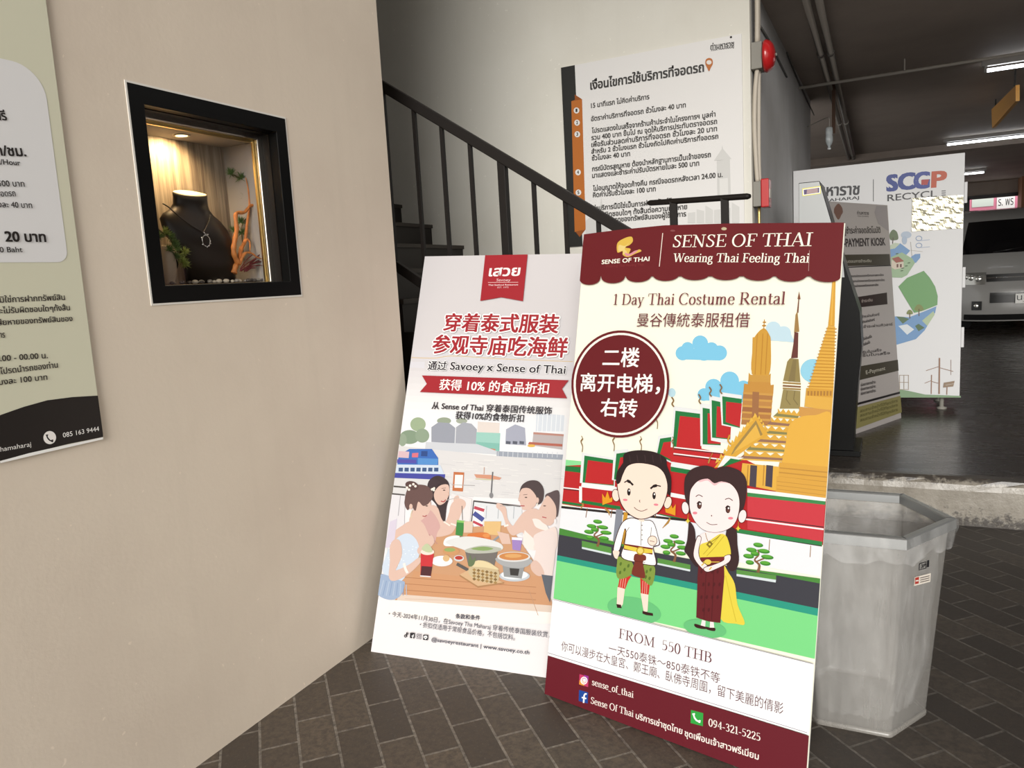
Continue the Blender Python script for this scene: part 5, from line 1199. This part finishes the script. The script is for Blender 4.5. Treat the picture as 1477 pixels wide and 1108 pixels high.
# ------------------------------------------------------------------ car-park ceiling services
def services():
    M_PIPE = mat('grey_ceiling_pipe', (.13, .115, .10), .5); M_WP = mat('pale_thin_pipe', (.42, .39, .35), .5)
    for k, dx in enumerate((-.035, .035)):
        root = thing('ceiling_pipe', ('left' if k == 0 else 'right')+' pipe of the grey pair running inwards under the car park ceiling', 'pipe', (-.5+dx, 5.0, ZC))
        b = MB(); b.tube([(-.43+dx, 4.95, ZC-.052), (-.60+dx, 17.5, ZC-.052)], .024, M_PIPE, 12); b.build('pipe_run', root)
        for y in (6.6, 9.9, 13.0, 15.5):
            x = -.43+dx-.17*(y-4.95)/12.55
            b = MB(); b.tube([(x, y-.03, ZC-.052), (x, y+.03, ZC-.052)], .030, M_WP if y == 9.9 else M_PIPE, 12); b.box((x-.006, y-.01, ZC-.03), (x+.006, y+.01, ZC-.0005), M_PIPE); b.build('pipe_clamp', root)
    b = MB(); b.tube([(XG+.002, 7.475, ZC-.10), (3.2, 7.44, ZC-.10)], .013, M_WP, 10)
    for x in (.1, 1.2, 2.3): b.box((x-.005, 7.45, ZC-.09), (x+.005, 7.465, ZC-.0005), M_WP)
    tag(b.build('thin_pipe'), 'thin pale pipe crossing under the car park ceiling', 'pipe')
    # fluorescent lights
    M_T = mat('lit_tube', (1, 1, 1), .4, emit=(.92, .96, 1), es=9.0); M_H = mat('light_batten', (.35, .34, .33), .5)
    def light(x0, y, lb, grp=None):
        root = thing('fluorescent_light', lb, 'light', (x0+.6, y, ZC), grp)
        b = MB(); b.box((x0-.02, y-.022, ZC-.05), (x0+1.24, y+.022, ZC-.0005), M_H); b.build('batten', root, .004)
        b = MB(); b.tube([(x0+.02, y, ZC-.085), (x0+1.2, y, ZC-.085)], .0145, M_T, 12); b.build('tube', root)
        for x in (x0, x0+1.2):
            b = MB(); b.box((x, y-.016, ZC-.10), (x+.02, y+.016, ZC-.0505), M_H); b.build('end_cap', root)
    light(.72, 8.0, 'nearest of the lit fluorescent tubes under the car park ceiling')
    light(.70, 12.75, 'middle lit fluorescent tube, below the nearest one and beside the yellow sign')
    light(.42, 17.6, 'farthest lit fluorescent tube, just right of the white cabinet top')
    # hanging direction sign
    X_ = 1.0; q = [at_x(x, y, X_) for x, y in ((1430, 158), (1465, 123), (1465, 146), (1431, 185))]
    root = thing('hanging_sign', 'narrow yellow-orange sign hanging edge-on from the car park ceiling', 'sign', (X_, q[0].y, q[0].z))
    b = MB(); b.prism([p for p in q], (.03, 0, 0), mat('orange_sign', (.62, .30, .05), .5)); b.build('panel', root)
    for p, w_ in ((q[0].lerp(q[1], .12), 0), (q[0].lerp(q[1], .9), 0)):
        b = MB(); b.box((p.x+.009, p.y-.02, p.z-.02), (p.x+.021, p.y+.02, ZC-.0005), mat('dark_bracket', (.03, .025, .02), .6)); b.build('bracket', root)
    # hanging plastic bottle
    c = at_y(1196, 199, 7.9); M_B = mat('clear_bottle_plastic', (.80, .86, .88), .08, trans=.55)
    root = thing('plastic_bottle', 'clear plastic bottle hanging upside down beside the end of the grey wall', 'bottle', (c.x, c.y, c.z-.1))
    b = MB(); b.lathe([(.001, .098), (.026, .096), (.031, .085), (.031, .03), (.028, .02), (.031, .01), (.031, -.03), (.024, -.055), (.013, -.072), (.012, -.09)], c, M_B, 18); b.build('bottle_body', root)
    b = MB(); b.lathe([(.015, -.0905), (.015, -.105), (.001, -.107)], c, mat('white_cap', (.7, .72, .74), .4), 14); b.build('cap', root)
    a = at_x(1174.5, 168, XG+.001); b = MB(); b.tube(smooth_open([(XG, 8.3, c.z+.19), (c.x-.09, 8.1, c.z+.20), (c.x-.005, c.y, c.z+.18), (c.x, c.y, c.z+.098)], 5), .0035, M_WP, 6); b.build('hanging_wire', root)
    b = MB(); b.box((c.x+.02, c.y+.05, c.z+.04), (c.x+.05, c.y+.056, ZC-.0005), mat('brown_strap', (.07, .035, .02), .8)); tag(b.build('strap'), 'brown strap hanging from the ceiling behind the plastic bottle', 'strap')
services()

# ------------------------------------------------------------------ white recycling cabinet
def cabinet():
    Y = 6.95; M_W = mat('white_cabinet_paint', (.52, .52, .525), .45)
    tl, tr, br = at_y(1141, 248, Y), at_y(1392, 220, Y), at_y(1388.5, 573, Y)
    x0, x1, z0, z1 = XG+.006, tr.x, br.z, tr.z
    root = thing('recycling_cabinet', 'tall white recycling cabinet with printed logos, against the grey wall', 'cabinet', ((x0+x1)/2, Y, ZP))
    b = MB(); b.box((x0, Y+.012, z0), (x1-.004, Y+.55, z1-.01), M_W); b.build('body', root, .004)
    b = MB(); b.box((x0, Y, z0), (x1, Y+.0115, z1), M_W); b.build('door', root, .002)
    for zz in (.78, 1.25, 1.9):
        b = MB(); b.box((x1+.0005, Y+.001, zz), (x1+.022, Y+.02, zz+.16), M_W); b.build('hinge', root, .003)
    for xx in (x0+.12, x1-.12):
        for yy in (Y+.08, Y+.48):
            b = MB(); b.lathe([(.016, z0-ZP), (.016, .02), (.038, .014), (.038, 0)][::-1], (xx, yy, ZP), M_GRB, 14); b.build('foot', root)
    A = Art((x0, Y, z0), (1, 0, 0), (0, 0, 1), k=.66, step=6e-5, lift=.001)
    A.view(1077, 0, .27081); DK = '#3c3b40'
    A.text('ท่ามหาราช', (305, 1049), (598, 1036), 46, DK, bold=.05); A.text('THA MAHARAJ', (305, 1086), (598, 1060), 15, DK, bold=.04)
    A.done('pier_logo', root, 'dark Thai lettering')
    A.line([(675, 955), (675, 1073)], 3.5, DK); A.done('divider_line', root)
    A.text('SC', (750, 1018), (893, 1003), 82, '#34499c', bold=.075); A.text('G', (893, 1004), (968, 999), 82, '#3c4fa5', bold=.075); A.flat([930, 958, 972, 955, 962, 985, 930, 985], '#c0433f'); A.text('P', (988, 997), (1058, 992), 80, '#d2572f', bold=.075)
    A.done('block_logo', root, 'blue and orange block letters'); A.text('RECYCL', (750, 1072), (1012, 1048), 34, DK, bold=.02)
    A.done('thin_lettering', root)
    for k in range(3): A.line([(1038, 1018+k*11), (1060, 1016+k*11)], 4, DK)
    A.done('thin_lettering', root)
    A.view(1220, 330, .12632)
    B1, G1, G2 = '#7fa9d8', '#a9c6a0', '#79ae70'
    A.ell(690, 70, 60, 40, '#c5d4e6'); A.ell(670, 130, 30, 50, '#bccde2'); A.line([(630, 200), (620, 300)], 5, '#a9b3a2'); A.line([(740, 150), (760, 360)], 6, '#b9b6b0'); A.line([(740, 245), (880, 262)], 4, '#c9c2b8')
    for y in (110, 190): A.ring(835, y, 34, 26, 8, '#9fb7da', 0, 18); A.line([(860, y+25), (960, y+15)], 6, '#b5c6e0')
    A.flat([505, 220, 620, 165, 735, 250, 690, 300, 510, 330], B1); A.flat([505, 190, 560, 160, 620, 170, 560, 225, 505, 235], '#cfdcc4'); A.flat([745, 320, 790, 290, 850, 285, 850, 330, 800, 390, 750, 380], B1)
    A.flat([505, 330, 640, 270, 760, 340, 790, 390, 700, 530, 640, 560, 505, 555], G1); A.flat([525, 340, 600, 318, 665, 370, 575, 390], '#a8584a'); A.flat([525, 355, 575, 390, 660, 378, 660, 445, 560, 465, 520, 440], '#e4d6c3')
    for x in (580, 618): A.flat([x, 405, x+20, 402, x+20, 440, x, 442], '#6b4038')
    for x, y in ((720, 390), (690, 425), (650, 450), (640, 480), (585, 285)): A.ell(x, y, 18, 6, '#4f6b45', -10)
    A.spl([(500, 60), (540, 10), (585, 40), (600, 110), (570, 130), (510, 125)], '#6b7d59'); A.line([(540, 100), (535, 170)], 10, '#5a4a3a')
    A.flat([600, 660, 700, 560, 890, 480, 960, 560, 1020, 660, 1050, 770, 1045, 870, 960, 905, 870, 940, 780, 960, 700, 830], G2)
    A.flat([560, 1000, 720, 1010, 880, 950, 1035, 885, 1020, 960, 960, 1060, 900, 1160, 800, 1260, 560, 1330], B1)
    A.flat([870, 1050, 1000, 940, 1015, 980, 930, 1110], '#c3d6b0'); A.flat([575, 1000, 660, 1008, 725, 1030, 650, 1085], '#5f7d5c'); A.flat([790, 1110, 830, 1085, 900, 1130, 830, 1170], '#5b7a58'); A.flat([600, 1110, 700, 1090, 780, 1150, 700, 1210], '#dfe6ea')
    for x, y, r_ in ((730, 960, 36), (835, 915, 52)): A.spl([(x-r_, y+10), (x-r_*.6, y-r_*.7), (x, y-r_), (x+r_*.7, y-r_*.6), (x+r_, y+10), (x, y+r_*.5)], '#8a9457', 4); A.line([(x, y), (x, y+r_+30)], 10, '#6a5436')
    A.view(1077, 500, .27081)
    A.flat([800, 225, 860, 235, 950, 255, 1140, 262, 1140, 271, 800, 271], '#8fae88')
    for (x0_, y0_, x1_, y1_, w_) in ((1027, 60, 1025, 252, 8), (955, 128, 1027, 105, 3), (1027, 112, 1100, 132, 3), (985, 150, 983, 252, 5), (948, 195, 985, 180, 3), (985, 185, 1020, 195, 3), (1088, 70, 1088, 150, 2), (1068, 190, 1066, 256, 5)): A.line([(x0_, y0_), (x1_, y1_)], w_, '#a8836c')
    A.flat([1050, 192, 1108, 182, 1100, 212, 1046, 218], '#a58d77'); A.line([(1060, 205), (1104, 197)], 2, '#e0d8cc')
    for x in (815, 838, 862): A.line([(x, 152), (x, 228)], 3, '#b9a996')
    for y in (152, 190, 228): A.line([(812, y), (864, y)], 3, '#b9a996')
    A.done('landscape_print', root, 'print of green land, river, trees and pylons')
    # foil sheet taped to the door
    q = [at_y(x, y, Y-.003) for x, y in ((1316, 286), (1389.5, 281.5), (1388.5, 329), (1315, 334))]
    b = MB(); nx, ny = 26, 16; rn = random.Random(9); vs = []; fs = []
    for j in range(ny+1):
        for i in range(nx+1):
            p = q[0].lerp(q[1], i/nx).lerp(q[3].lerp(q[2], i/nx), j/ny); w_ = .004+.0022*math.sin(j*1.3+math.sin(i*.45)*1.9)+.0012*math.sin(i*.9+j*2.3)+rn.uniform(0, .0016)
            vs.append((p.x, p.y-w_, p.z))
    for j in range(ny):
        for i in range(nx): a = j*(nx+1)+i; fs.append((a, a+1, a+nx+2, a+nx+1))
    b.add(vs, fs, mat('crinkled_foil', (.60, .575, .44), .33, .85)); tag(b.build('foil_sheet'), 'crinkled silver-gold foil sheet stuck on the white cabinet under its logo', 'foil')
cabinet()

# ------------------------------------------------------------------ payment kiosk, seen from its side
def kiosk():
    Y = 5.2; M_K = mat('black_kiosk_body', (.006, .006, .006), .35, spec=.12); M_SP = mat('brushed_grey_panel', (.30, .31, .31), .42, .3)
    P_ = [at_y(x, y, Y) for x, y in ((1152, 264), (1182, 261), (1199, 318), (1219, 385), (1240, 450), (1243, 500), (1236, 570), (1231, 640))]
    zb = ZP+.035
    pts = P_+[Vector((P_[-1].x, Y, zb)), Vector((P_[0].x, Y, zb))]
    root = thing('payment_kiosk', 'black payment kiosk seen side-on with a grey upper side panel', 'kiosk', ((P_[0].x+P_[-1].x)/2, Y, ZP))
    b = MB(); b.prism(pts, (0, .40, 0), M_K); b.build('body', root, .003)
    s_ = [at_y(x, y, Y-.0008) for x, y in ((1152.5, 265), (1181.5, 262), (1198, 318), (1216, 380), (1218, 400), (1153, 400))]
    b = MB(); b.prism([Vector((p.x, Y-.0005, p.z)) for p in s_], (0, -.003, 0), M_SP); b.build('side_panel', root)
    x0, x1 = P_[0].x, at_y(1241, 660, Y).x
    b = MB(); b.box((x0-.02, Y-.015, ZP+.0005), (x1, Y+.42, zb-.0005), M_K); b.build('base_plate', root, .003)
    A = Art((P_[0].x, Y-.0036, ZP), (1, 0, 0), (0, 0, 1), k=.9, step=8e-5, lift=.0004)
    A.view(1140, 220, .10833)
    A.flat([158, 480, 405, 445, 405, 548, 162, 583], '#f4ea4a'); A.flat([166, 490, 397, 456, 397, 540, 170, 572], '#fbfaf4'); A.flat([178, 498, 384, 468, 384, 532, 182, 562], '#5a4a78'); A.flat([222, 494, 366, 474, 366, 532, 216, 552], '#b59a9c')
    A.done('sticker', root, 'yellow-edged sticker')
kiosk()
def instruction_board():
    BR = at_z(1300, 603, ZP); BL = at_z(1232, 627, ZP); d = BR-BL; yaw = math.atan2(d.y, d.x)
    e, u = frame_of(BL, yaw, R(4.2))
    root = thing('instruction_board', 'grey printed payment instruction board standing between the black kiosk and white cabinet', 'sign', BL)
    A = Art(BL, e, u, k=.60, step=6e-5)
    panel('panel', root, A, [(1225, 629.5), (1300, 603), (1280, 296), (1196, 290.5)], .012, ink('#c9c2be', .62), M_BLACK)
    A.view(1077, 220, .27081); T = '#514a4a'
    A.spl([(488, 272), (510, 300), (505, 330), (488, 358), (470, 330), (465, 300)], '#8d6a5e', 4); A.ell(488, 315, 24, 22, '#8d6a5e'); A.text('ท่ามหาราช', (588, 330), (650, 332), 14, T, bold=.05); A.text('THA MAHARAJ', (590, 342), (648, 343), 6, T)
    A.flat([690, 285, 745, 285, 755, 420, 700, 380, 680, 320], '#b5aeb0')
    A.text('ตู้ชำระค่าจอดอัตโนมัติ', (515, 432), (712, 428), 26, T, bold=.06); A.text('E-PAYMENT KIOSK', (503, 503), (738, 494), 42, '#453d40', bold=.05)
    A.flat([500, 545, 760, 541, 764, 600, 505, 606], '#4d4739'); A.text('ขั้นตอนการชำระเงิน', (520, 588), (662, 584), 12, '#c9c4b4', bold=.04)
    A.line([(520, 612), (767, 602)], 5, '#2b2728')
    for y, x0, x1 in ((665, 555, 728), (692, 560, 733), (718, 562, 700)): A.text('สแกนบัตรจอดรถหรือกรอกเลขทะเบียน', (x0, y), (x1, y-8), 10, T, bold=.04)
    A.flat([575, 772, 745, 746, 748, 808, 590, 826], '#3a2a28'); A.text('ชำระเงิน', (610, 800), (668, 792), 12, '#c5b6ae', bold=.04)
    for y, x0, x1 in ((882, 612, 705), (910, 615, 680), (935, 620, 775)): A.text('ชำระผ่านคิวอาร์', (x0, y), (x1, y-14), 11, T, bold=.04)
    for y, x0, x1 in ((1000, 620, 664), (1030, 620, 655), (1072, 615, 715), (1088, 615, 760)): A.text('รับใบเสร็จ', (x0, y), (x1, y-14), 11, T, bold=.04)
    A.view(1077, 500, .27081)
    for y, x0, x1 in ((36, 612, 705), (58, 615, 760)): pass
    A.flat([600, 105, 802, 70, 806, 128, 600, 178], '#4d4739'); A.text('E-Payment', (632, 148), (735, 124), 20, '#c9c4b4', bold=.03)
    for y in (212, 235, 258): A.text('ช่องทางการชำระ', (605, y), (685, y-18), 12, T, bold=.03)
    A.flat([585, 300, 812, 240, 813, 250, 585, 312], '#2b2728'); A.flat([578, 325, 815, 262, 822, 350, 574, 440], '#a09863')
    for y in (352, 375, 400): A.text('สอบถามเจ้าหน้าที่ได้ที่จุดบริการ', (600, y), (800, y-58), 13, '#5f5a35', bold=.04)
    A.done('print', root)
instruction_board()
# ------------------------------------------------------------------ white van parked facing the camera
def van():
    cx, y0 = 1.93, 14.0; M_V = mat('white_van_paint', (.27, .265, .255), .22, spec=.4, coat=.3); M_GL = mat('dark_windscreen', (.004, .004, .005), .06, spec=.6); M_DK = mat('black_grille', (.010, .010, .010), .3)
    M_CH = mat('chrome', (.75, .75, .75), .12, 1); M_TY = mat('tyre_rubber', (.012, .012, .012), .8)
    root = thing('van', 'white passenger van parked facing out, at the right behind the white cabinet', 'van', (cx, y0, ZP))
    HW = lambda z: .94 if z < 1.05 else .94-.13*((z-1.05)/.93)**1.3
    def yz(z):      # front face depth by height above the slab
        K = ((.18, .06), (.32, 0), (.62, -.01), (.72, .02), (.92, .06), (1.12, .16), (1.22, .24), (1.75, .62), (1.86, .76), (1.94, .98))
        for (a, b), (c, d) in zip(K, K[1:]):
            if a <= z <= c: return b+(d-b)*(z-a)/(c-a)
        return K[-1][1] if z > K[-1][0] else K[0][1]
    def pt(t, z, off=0):
        """t in -1..1 across the front"""
        return Vector((cx+t*HW(z), y0+yz(z)+.30*abs(t)**5+.05*t*t-off, ZP+z))
    zs = [.18, .25, .32, .45, .62, .72, .82, .92, 1.02, 1.12, 1.22, 1.4, 1.6, 1.75, 1.86, 1.94]; ts = [-1+2*i/28 for i in range(29)]
    b = MB(); vs = []; fs = []
    for z in zs:
        vs += [pt(t, z) for t in ts]
    n = len(ts)
    for j in range(len(zs)-1):
        for i in range(n-1): a = j*n+i; fs.append((a, a+1, a+n+1, a+n))
    b.add(vs, fs, M_V, True)
    # sides, roof and back
    for sgn, i in ((-1, 0), (1, n-1)):
        v2 = []; 
        for z in zs: p = pt(ts[i], z); v2 += [p, Vector((p.x, y0+5.2, p.z))]
        b.add(v2, [(2*j, 2*j+1, 2*j+3, 2*j+2) for j in range(len(zs)-1)], M_V, True)
    top = [pt(t, 1.94) for t in ts]; rf = [Vector((p.x, y0+1.6, ZP+1.985)) for p in top]; rb = [Vector((p.x, y0+5.2, ZP+1.96)) for p in top]
    b.add(top+rf+rb, [(i, i+1, n+i+1, n+i) for i in range(n-1)]+[(n+i, n+i+1, 2*n+i+1, 2*n+i) for i in range(n-1)], M_V, True)
    bk = [Vector((cx+s_*HW(z), y0+5.2, ZP+z)) for s_, z in ((-1, .18), (1, .18), (1, 1.94), (-1, 1.94))]; b.add(bk, [(0, 1, 2, 3)], M_V)
    b.build('body', root)
    def patch(name, t0, t1, za, zb_, m, off=.014, nt=18, nz=6, tz=None, par=None):
        b = MB(); vs = []; fs = []
        for j in range(nz+1):
            z = za+(zb_-za)*j/nz
            a0, a1 = (t0, t1) if tz is None else tz(j/nz)
            vs += [pt(a0+(a1-a0)*i/nt, z, off) for i in range(nt+1)]
        for j in range(nz):
            for i in range(nt): a = j*(nt+1)+i; fs.append((a, a+1, a+nt+2, a+nt+1))
        o_ = len(vs); vs += [v+Vector((0, off*.9, 0)) for v in vs[:]]
        b.add(vs[:o_], fs, m, True); return b.build(name, par or root)
    patch('windscreen', -.93, .93, 1.24, 1.76, M_GL, tz=lambda k: (-.95+.05*k, .95-.05*k))
    patch('grille', -.60, .60, .80, .915, M_DK); g2 = patch('grille_bar', -.60, .60, .855, .87, M_CH, .020, nz=1)
    patch('lower_intake', -.55, .55, .47, .63, M_DK); patch('bumper_lip', -.9, .9, .20, .29, M_DK)
    M_L = mat('headlamp_lens', (.75, .75, .72), .06, .8); M_LT = mat('headlamp_housing', (.38, .38, .36), .12, .7)
    for s_ in (-1, 1):
        h_ = patch('headlight', s_*.60, s_*.93, .76, .95, M_LT, .015, tz=lambda k: (s_*(.62-.02*k), s_*(.90+.06*k)))
        for t, z, r_ in ((.70, .85, .055), (.80, .87, .05), (.87, .88, .035)):
            c = pt(s_*t, z, .018); b = MB(); b.lathe([(r_, 0), (r_*.8, .012), (.002, .016)], c, M_L, 16, (0, -1, 0)); b.build('lamp', h_)
        f_ = patch('fog_lamp', s_*.66, s_*.80, .36, .50, M_DK, .015, nt=6)
        c = pt(s_*.73, .43, .017); b = MB(); b.lathe([(.04, 0), (.03, .008), (.002, .01)], c, M_L, 14, (0, -1, 0)); b.build('lamp', f_)
    c = pt(0, .86, .02); b = MB(); b.tube([c+Vector((.07*math.cos(a), 0, .045*math.sin(a))) for a in [2*math.pi*k/24 for k in range(25)]], .008, M_CH, 8, cap=False); b.tube([c+Vector((.035*math.cos(a), 0, .045*math.sin(a))) for a in [2*math.pi*k/24 for k in range(25)]], .006, M_CH, 8, cap=False); b.build('badge', root)
    for s_ in (-.5, .12):
        a, d = pt(s_, 1.25, .015), pt(s_+.42, 1.31, .015); b = MB(); b.tube([a, a.lerp(d, .5), d], .008, M_DK, 6); b.build('wiper', root)
    # plate
    y_ = y0-.055; b = MB(); b.box((cx-.19, y_, ZP+.455), (cx+.19, y_+.012, ZP+.605), mat('number_plate', (.78, .77, .74), .5)); pl = b.build('number_plate', root, .004)
    A = Art((cx-.19, y_, ZP+.455), (1, 0, 0), (0, 0, 1), k=.8)
    px = lambda a, z: None
    for s_, x0, x1, z0, hh in (('นข 73', .02, .36, .05, .075), ('กรุงเทพมหานคร', .10, .28, .012, .022)):
        V, Fc = glyphs(s_); a0, a1 = min(v[0] for v in V), max(v[0] for v in V); sx = (x1-x0)/(a1-a0); sy = hh/refheight('ก')
        A.raw([(x0+(v[0]-a0)*sx, z0+v[1]*sy) for v in V], Fc, '#2a2a2c')
    A.done('lettering', pl)
    # side mirrors and wheels
    for s_ in (-1, 1):
        p = pt(s_, 1.28); b = MB(); b.ball((p.x+s_*.13, p.y+.05, p.z), (.07, .05, .12), M_V, 14, 10); b.tube([(p.x, p.y+.1, p.z-.02), (p.x+s_*.09, p.y+.06, p.z-.04)], .018, M_DK, 8); b.build('mirror', root)
        for yy in (.95, 4.0):
            b = MB(); b.lathe([(.10, -.10), (.31, -.10), (.335, -.07), (.335, .07), (.31, .10), (.10, .10)], (cx+s_*.80, y0+yy, ZP+.335), M_TY, 28, (1, 0, 0)); wh = b.build('wheel', root)
            b = MB(); b.lathe([(.20, 0), (.18, .012), (.04, .02), (.001, .02)], (cx+s_*.9005, y0+yy, ZP+.335), M_CH, 20, (s_, 0, 0)); b.build('hub', wh)
van()
# ------------------------------------------------------------------ street seen through the strip opening
def street():
    b = MB(); b.box((.3, 24.0, 0), (3.05, 24.3, 3.6), mat('pink_shopfront', (.62, .20, .30), .7)); o = struct(b.build('wall_street'), 'pink wall across the street')
    q0, q1 = at_y(1402, 287, 23.98), at_y(1433, 297, 23.98)
    b = MB(); b.box((q0.x, 23.97, q1.z), (q1.x, 23.9995, q0.z), mat('pale_awning', (.55, .62, .58), .6)); lab(b.build('awning_panel', o), 'pale green panel')
    q0, q1 = at_y(1438, 285, 23.96), at_y(1463.5, 302, 23.96)
    root = thing('street_sign', 'white street sign with dark lettering seen over the van roof', 'sign', (q0.x, 23.96, q1.z))
    b = MB(); b.box((q0.x, 23.96, q1.z), (q1.x, 23.9995, q0.z), mat('white_sign', (.8, .8, .8), .5, emit=None)); b.build('panel', root)
    A = Art((q0.x, 23.96, q1.z), (1, 0, 0), (0, 0, 1), k=.8, lift=.004); w_, h_ = q1.x-q0.x, q0.z-q1.z
    V, Fc = glyphs('ร. พร'); a0, a1 = min(v[0] for v in V), max(v[0] for v in V)
    A.raw([(.08*w_+(v[0]-a0)*.84*w_/(a1-a0), .36*h_+v[1]*.5*h_/refheight('ก')) for v in V], Fc, '#262428'); A.done('lettering', root)
    b = MB(); b.box((2.60, 20.4, ZP), (3.35, 20.98, ZC), mat('brown_column_paint', (.26, .12, .06), .7)); struct(b.build('trim_column'))
    b = MB(); b.box((1.42, 20.93, 1.35), (1.66, 20.99, 2.80), M_BLACK); b.box((.9, 20.93, 2.77), (3.4, 20.99, 2.85), M_BLACK); struct(b.build('window_1'))
street()

# ------------------------------------------------------------------ clear hexagonal waste bin with a bag
def bin_():
    C0 = Vector((-.09, 2.687, 0)); H_ = .68
    hx = lambda s_, z, off=0: [C0+Vector((s_*math.cos(R(60*k)), s_*math.sin(R(60*k)), z)) for k in range(6)]
    sz = lambda z: .213+(.272-.213)*z/H_
    def acrylic(name, col, al0, al1, rough):
        m = mat(name, col, rough, spec=.6); t = NT(m)
        n1 = t.noise(t.coord(scale=(1, 1, .6)), 3.2, 3, .5); n2 = t.noise(t.coord(scale=(26, 26, .7)), 3, 3, .5); n3 = t.noise(t.coord(), 60, 3, .6)
        t.link(t.ramp(n1, [(.3, (al0,)*3), (.72, (al1,)*3)]), t.b.inputs['Alpha'])
        c = t.mix(t.ramp(n2, [(.5, (0, 0, 0)), (.72, (.35, .35, .35))]), col, tuple(min(1, x*1.35) for x in col))
        c = t.mix(t.ramp(n3, [(.70, (0, 0, 0)), (.74, (.6, .6, .6))]), c, (.10, .08, .06))
        t.link(c, t.b.inputs['Base Color'])
        return m
    M_A = acrylic('scratched_clear_acrylic', (.39, .375, .35), .30, .52, .10)
    root = thing('waste_bin', 'clear scratched hexagonal plastic waste bin with aluminium rim, right of the maroon board', 'bin', C0)
    def rnd(s_, z, rr_=.012):
        """hexagon with small rounded corners"""
        P_ = hx(s_, z); out = []
        for k in range(6):
            p, a, c = P_[k], P_[k-1], P_[(k+1) % 6]; da = (a-p).normalized()*rr_; dc = (c-p).normalized()*rr_
            for i in range(4):
                t = i/3; out.append((p+da)*(1-t)**2+p*2*t*(1-t)+(p+dc)*t*t)
        return out
    b = MB()
    b.rings([rnd(sz(0)-.004, .004), rnd(sz(.004), .006)]+[rnd(sz(z), z) for z in (.03, .2, .4, .6, H_-.03)], M_A, cap=False)
    b.add(rnd(sz(0)-.004, .008), [list(range(24))], M_A); b.build('body', root)
    b = MB(); b.rings([rnd(sz(0)+.003, .0), rnd(sz(0)+.004, .014), rnd(sz(0)-.003, .016)], acrylic('base_seam', (.36, .34, .31), .4, .6, .2), cap=False); b.build('base_seam', root)
    M_AL = mat('dull_aluminium', (.42, .43, .43), .38, .85)
    b = MB(); so, si = sz(H_)+.016, sz(H_)-.014
    b.rings([hx(so, H_-.034), hx(so, H_-.004), hx(so-.005, H_), hx(si+.004, H_), hx(si, H_-.004), hx(si, H_-.03), hx(so, H_-.034)], M_AL, cap=False, smooth=False); b.build('rim', root)
    for k in (0, 1, 5):
        p = hx(so-.012, H_+.0006)[k]; d_ = (C0+Vector((0, 0, H_+.0006))-p).normalized()
        b = MB(); b.bar(p-d_*.008, p+d_*.016, .0012, .0008, M_BLACK); b.build('mitre_joint', root)
    # black logo and sticker on the right-hand face
    v = hx(sz(.58), .58); F0, F1 = v[5], v[0]; e = (F1-F0).normalized(); v2 = hx(sz(.3), .3); u = ((v[5]+v[0])/2-(v2[5]+v2[0])/2).normalized()
    A = Art((F0), e, u, k=.8, lift=.0014)
    A.view(1077, 690, .37736)
    A.line([(659, 326), (684, 319), (684, 343), (658, 350), (659, 326)], 3.5, '#2a2a2e'); A.text('3P', (664, 344), (680, 340), 13, '#2a2a2e', bold=.04); A.flat([688, 314, 696, 312, 695, 338, 687, 340], '#2a2a2e')
    A.done('logo_print', root, 'small black logo')
    A.flat([640, 378, 702, 362, 700, 395, 638, 411], '#f3e9dc'); A.flat([642, 380, 657, 376, 656, 401, 641, 405], '#c9463a'); A.line([(644, 392), (655, 390)], 5, '#f6efe6')
    for k in range(3): A.line([(661, 381+k*8), (697, 372+k*8)], 3, '#5a504c')
    A.done('sticker', root, 'small cream and red sticker')
    # bag liner: inside and folded over the rim
    g = bpy.data.materials.new('thin_clear_bag'); g.use_nodes = True; t = NT(g); t.b.inputs['Base Color'].default_value = (.80, .80, .79, 1); t.b.inputs['Roughness'].default_value = .12; t.b.inputs['Specular IOR Level'].default_value = .7
    nz = t.noise(t.coord(scale=(1, 1, .5)), 14, 5, .65); t.link(t.ramp(nz, [(.38, (.10,)*3), (.75, (.38,)*3)]), t.b.inputs['Alpha'])
    bag = thing('bag_liner', 'clear plastic bag lining the waste bin and folded over its rim', 'bag', C0)
    rn = random.Random(6)
    def ringw(s_, z, amp, n=96, ph=0):
        out = []; P_ = hx(s_, z)
        for i in range(n):
            q = i/n*6; k = int(q); f_ = q-k; p = P_[k].lerp(P_[(k+1) % 6], f_); c = C0+Vector((0, 0, z)); d_ = (p-c).normalized()
            out.append(p+d_*amp*(math.sin(i*1.9+ph)+.6*math.sin(i*.83+ph*2.3)+rn.uniform(-.6, .6)))
        return out
    b = MB(); b.rings([ringw(so+.004, H_-.001, .0006), ringw(so+.006, H_-.03, .0012, ph=1), ringw(so-.001, H_-.055, .0025, ph=2), ringw(so-.006, H_-.085, .004, ph=3)], g, cap=False)
    fl_ = b.build('folded_edge', bag)
    for v_ in fl_.data.vertices:
        if v_.co.z < H_-.08: v_.co.z += .010*math.sin(9*math.atan2(v_.co.y, v_.co.x))+.006*math.sin(23*math.atan2(v_.co.y, v_.co.x))+rn.uniform(-.002, .002)
    b = MB(); b.rings([ringw(si-.006, H_-.03, .0015, ph=4), ringw(si-.012, H_-.10, .005, ph=5), ringw(si-.022, H_-.20, .008, ph=6), ringw(si-.04, H_-.32, .009, ph=7), ringw(si-.05, H_-.48, .010, ph=8), ringw(si-.09, .03, .008, ph=9)], g, cap=False); b.build('inner_bag', bag)
bin_()
# the type source is only a tool: remove it
bpy.data.objects.remove(_to); bpy.data.curves.remove(_tc)
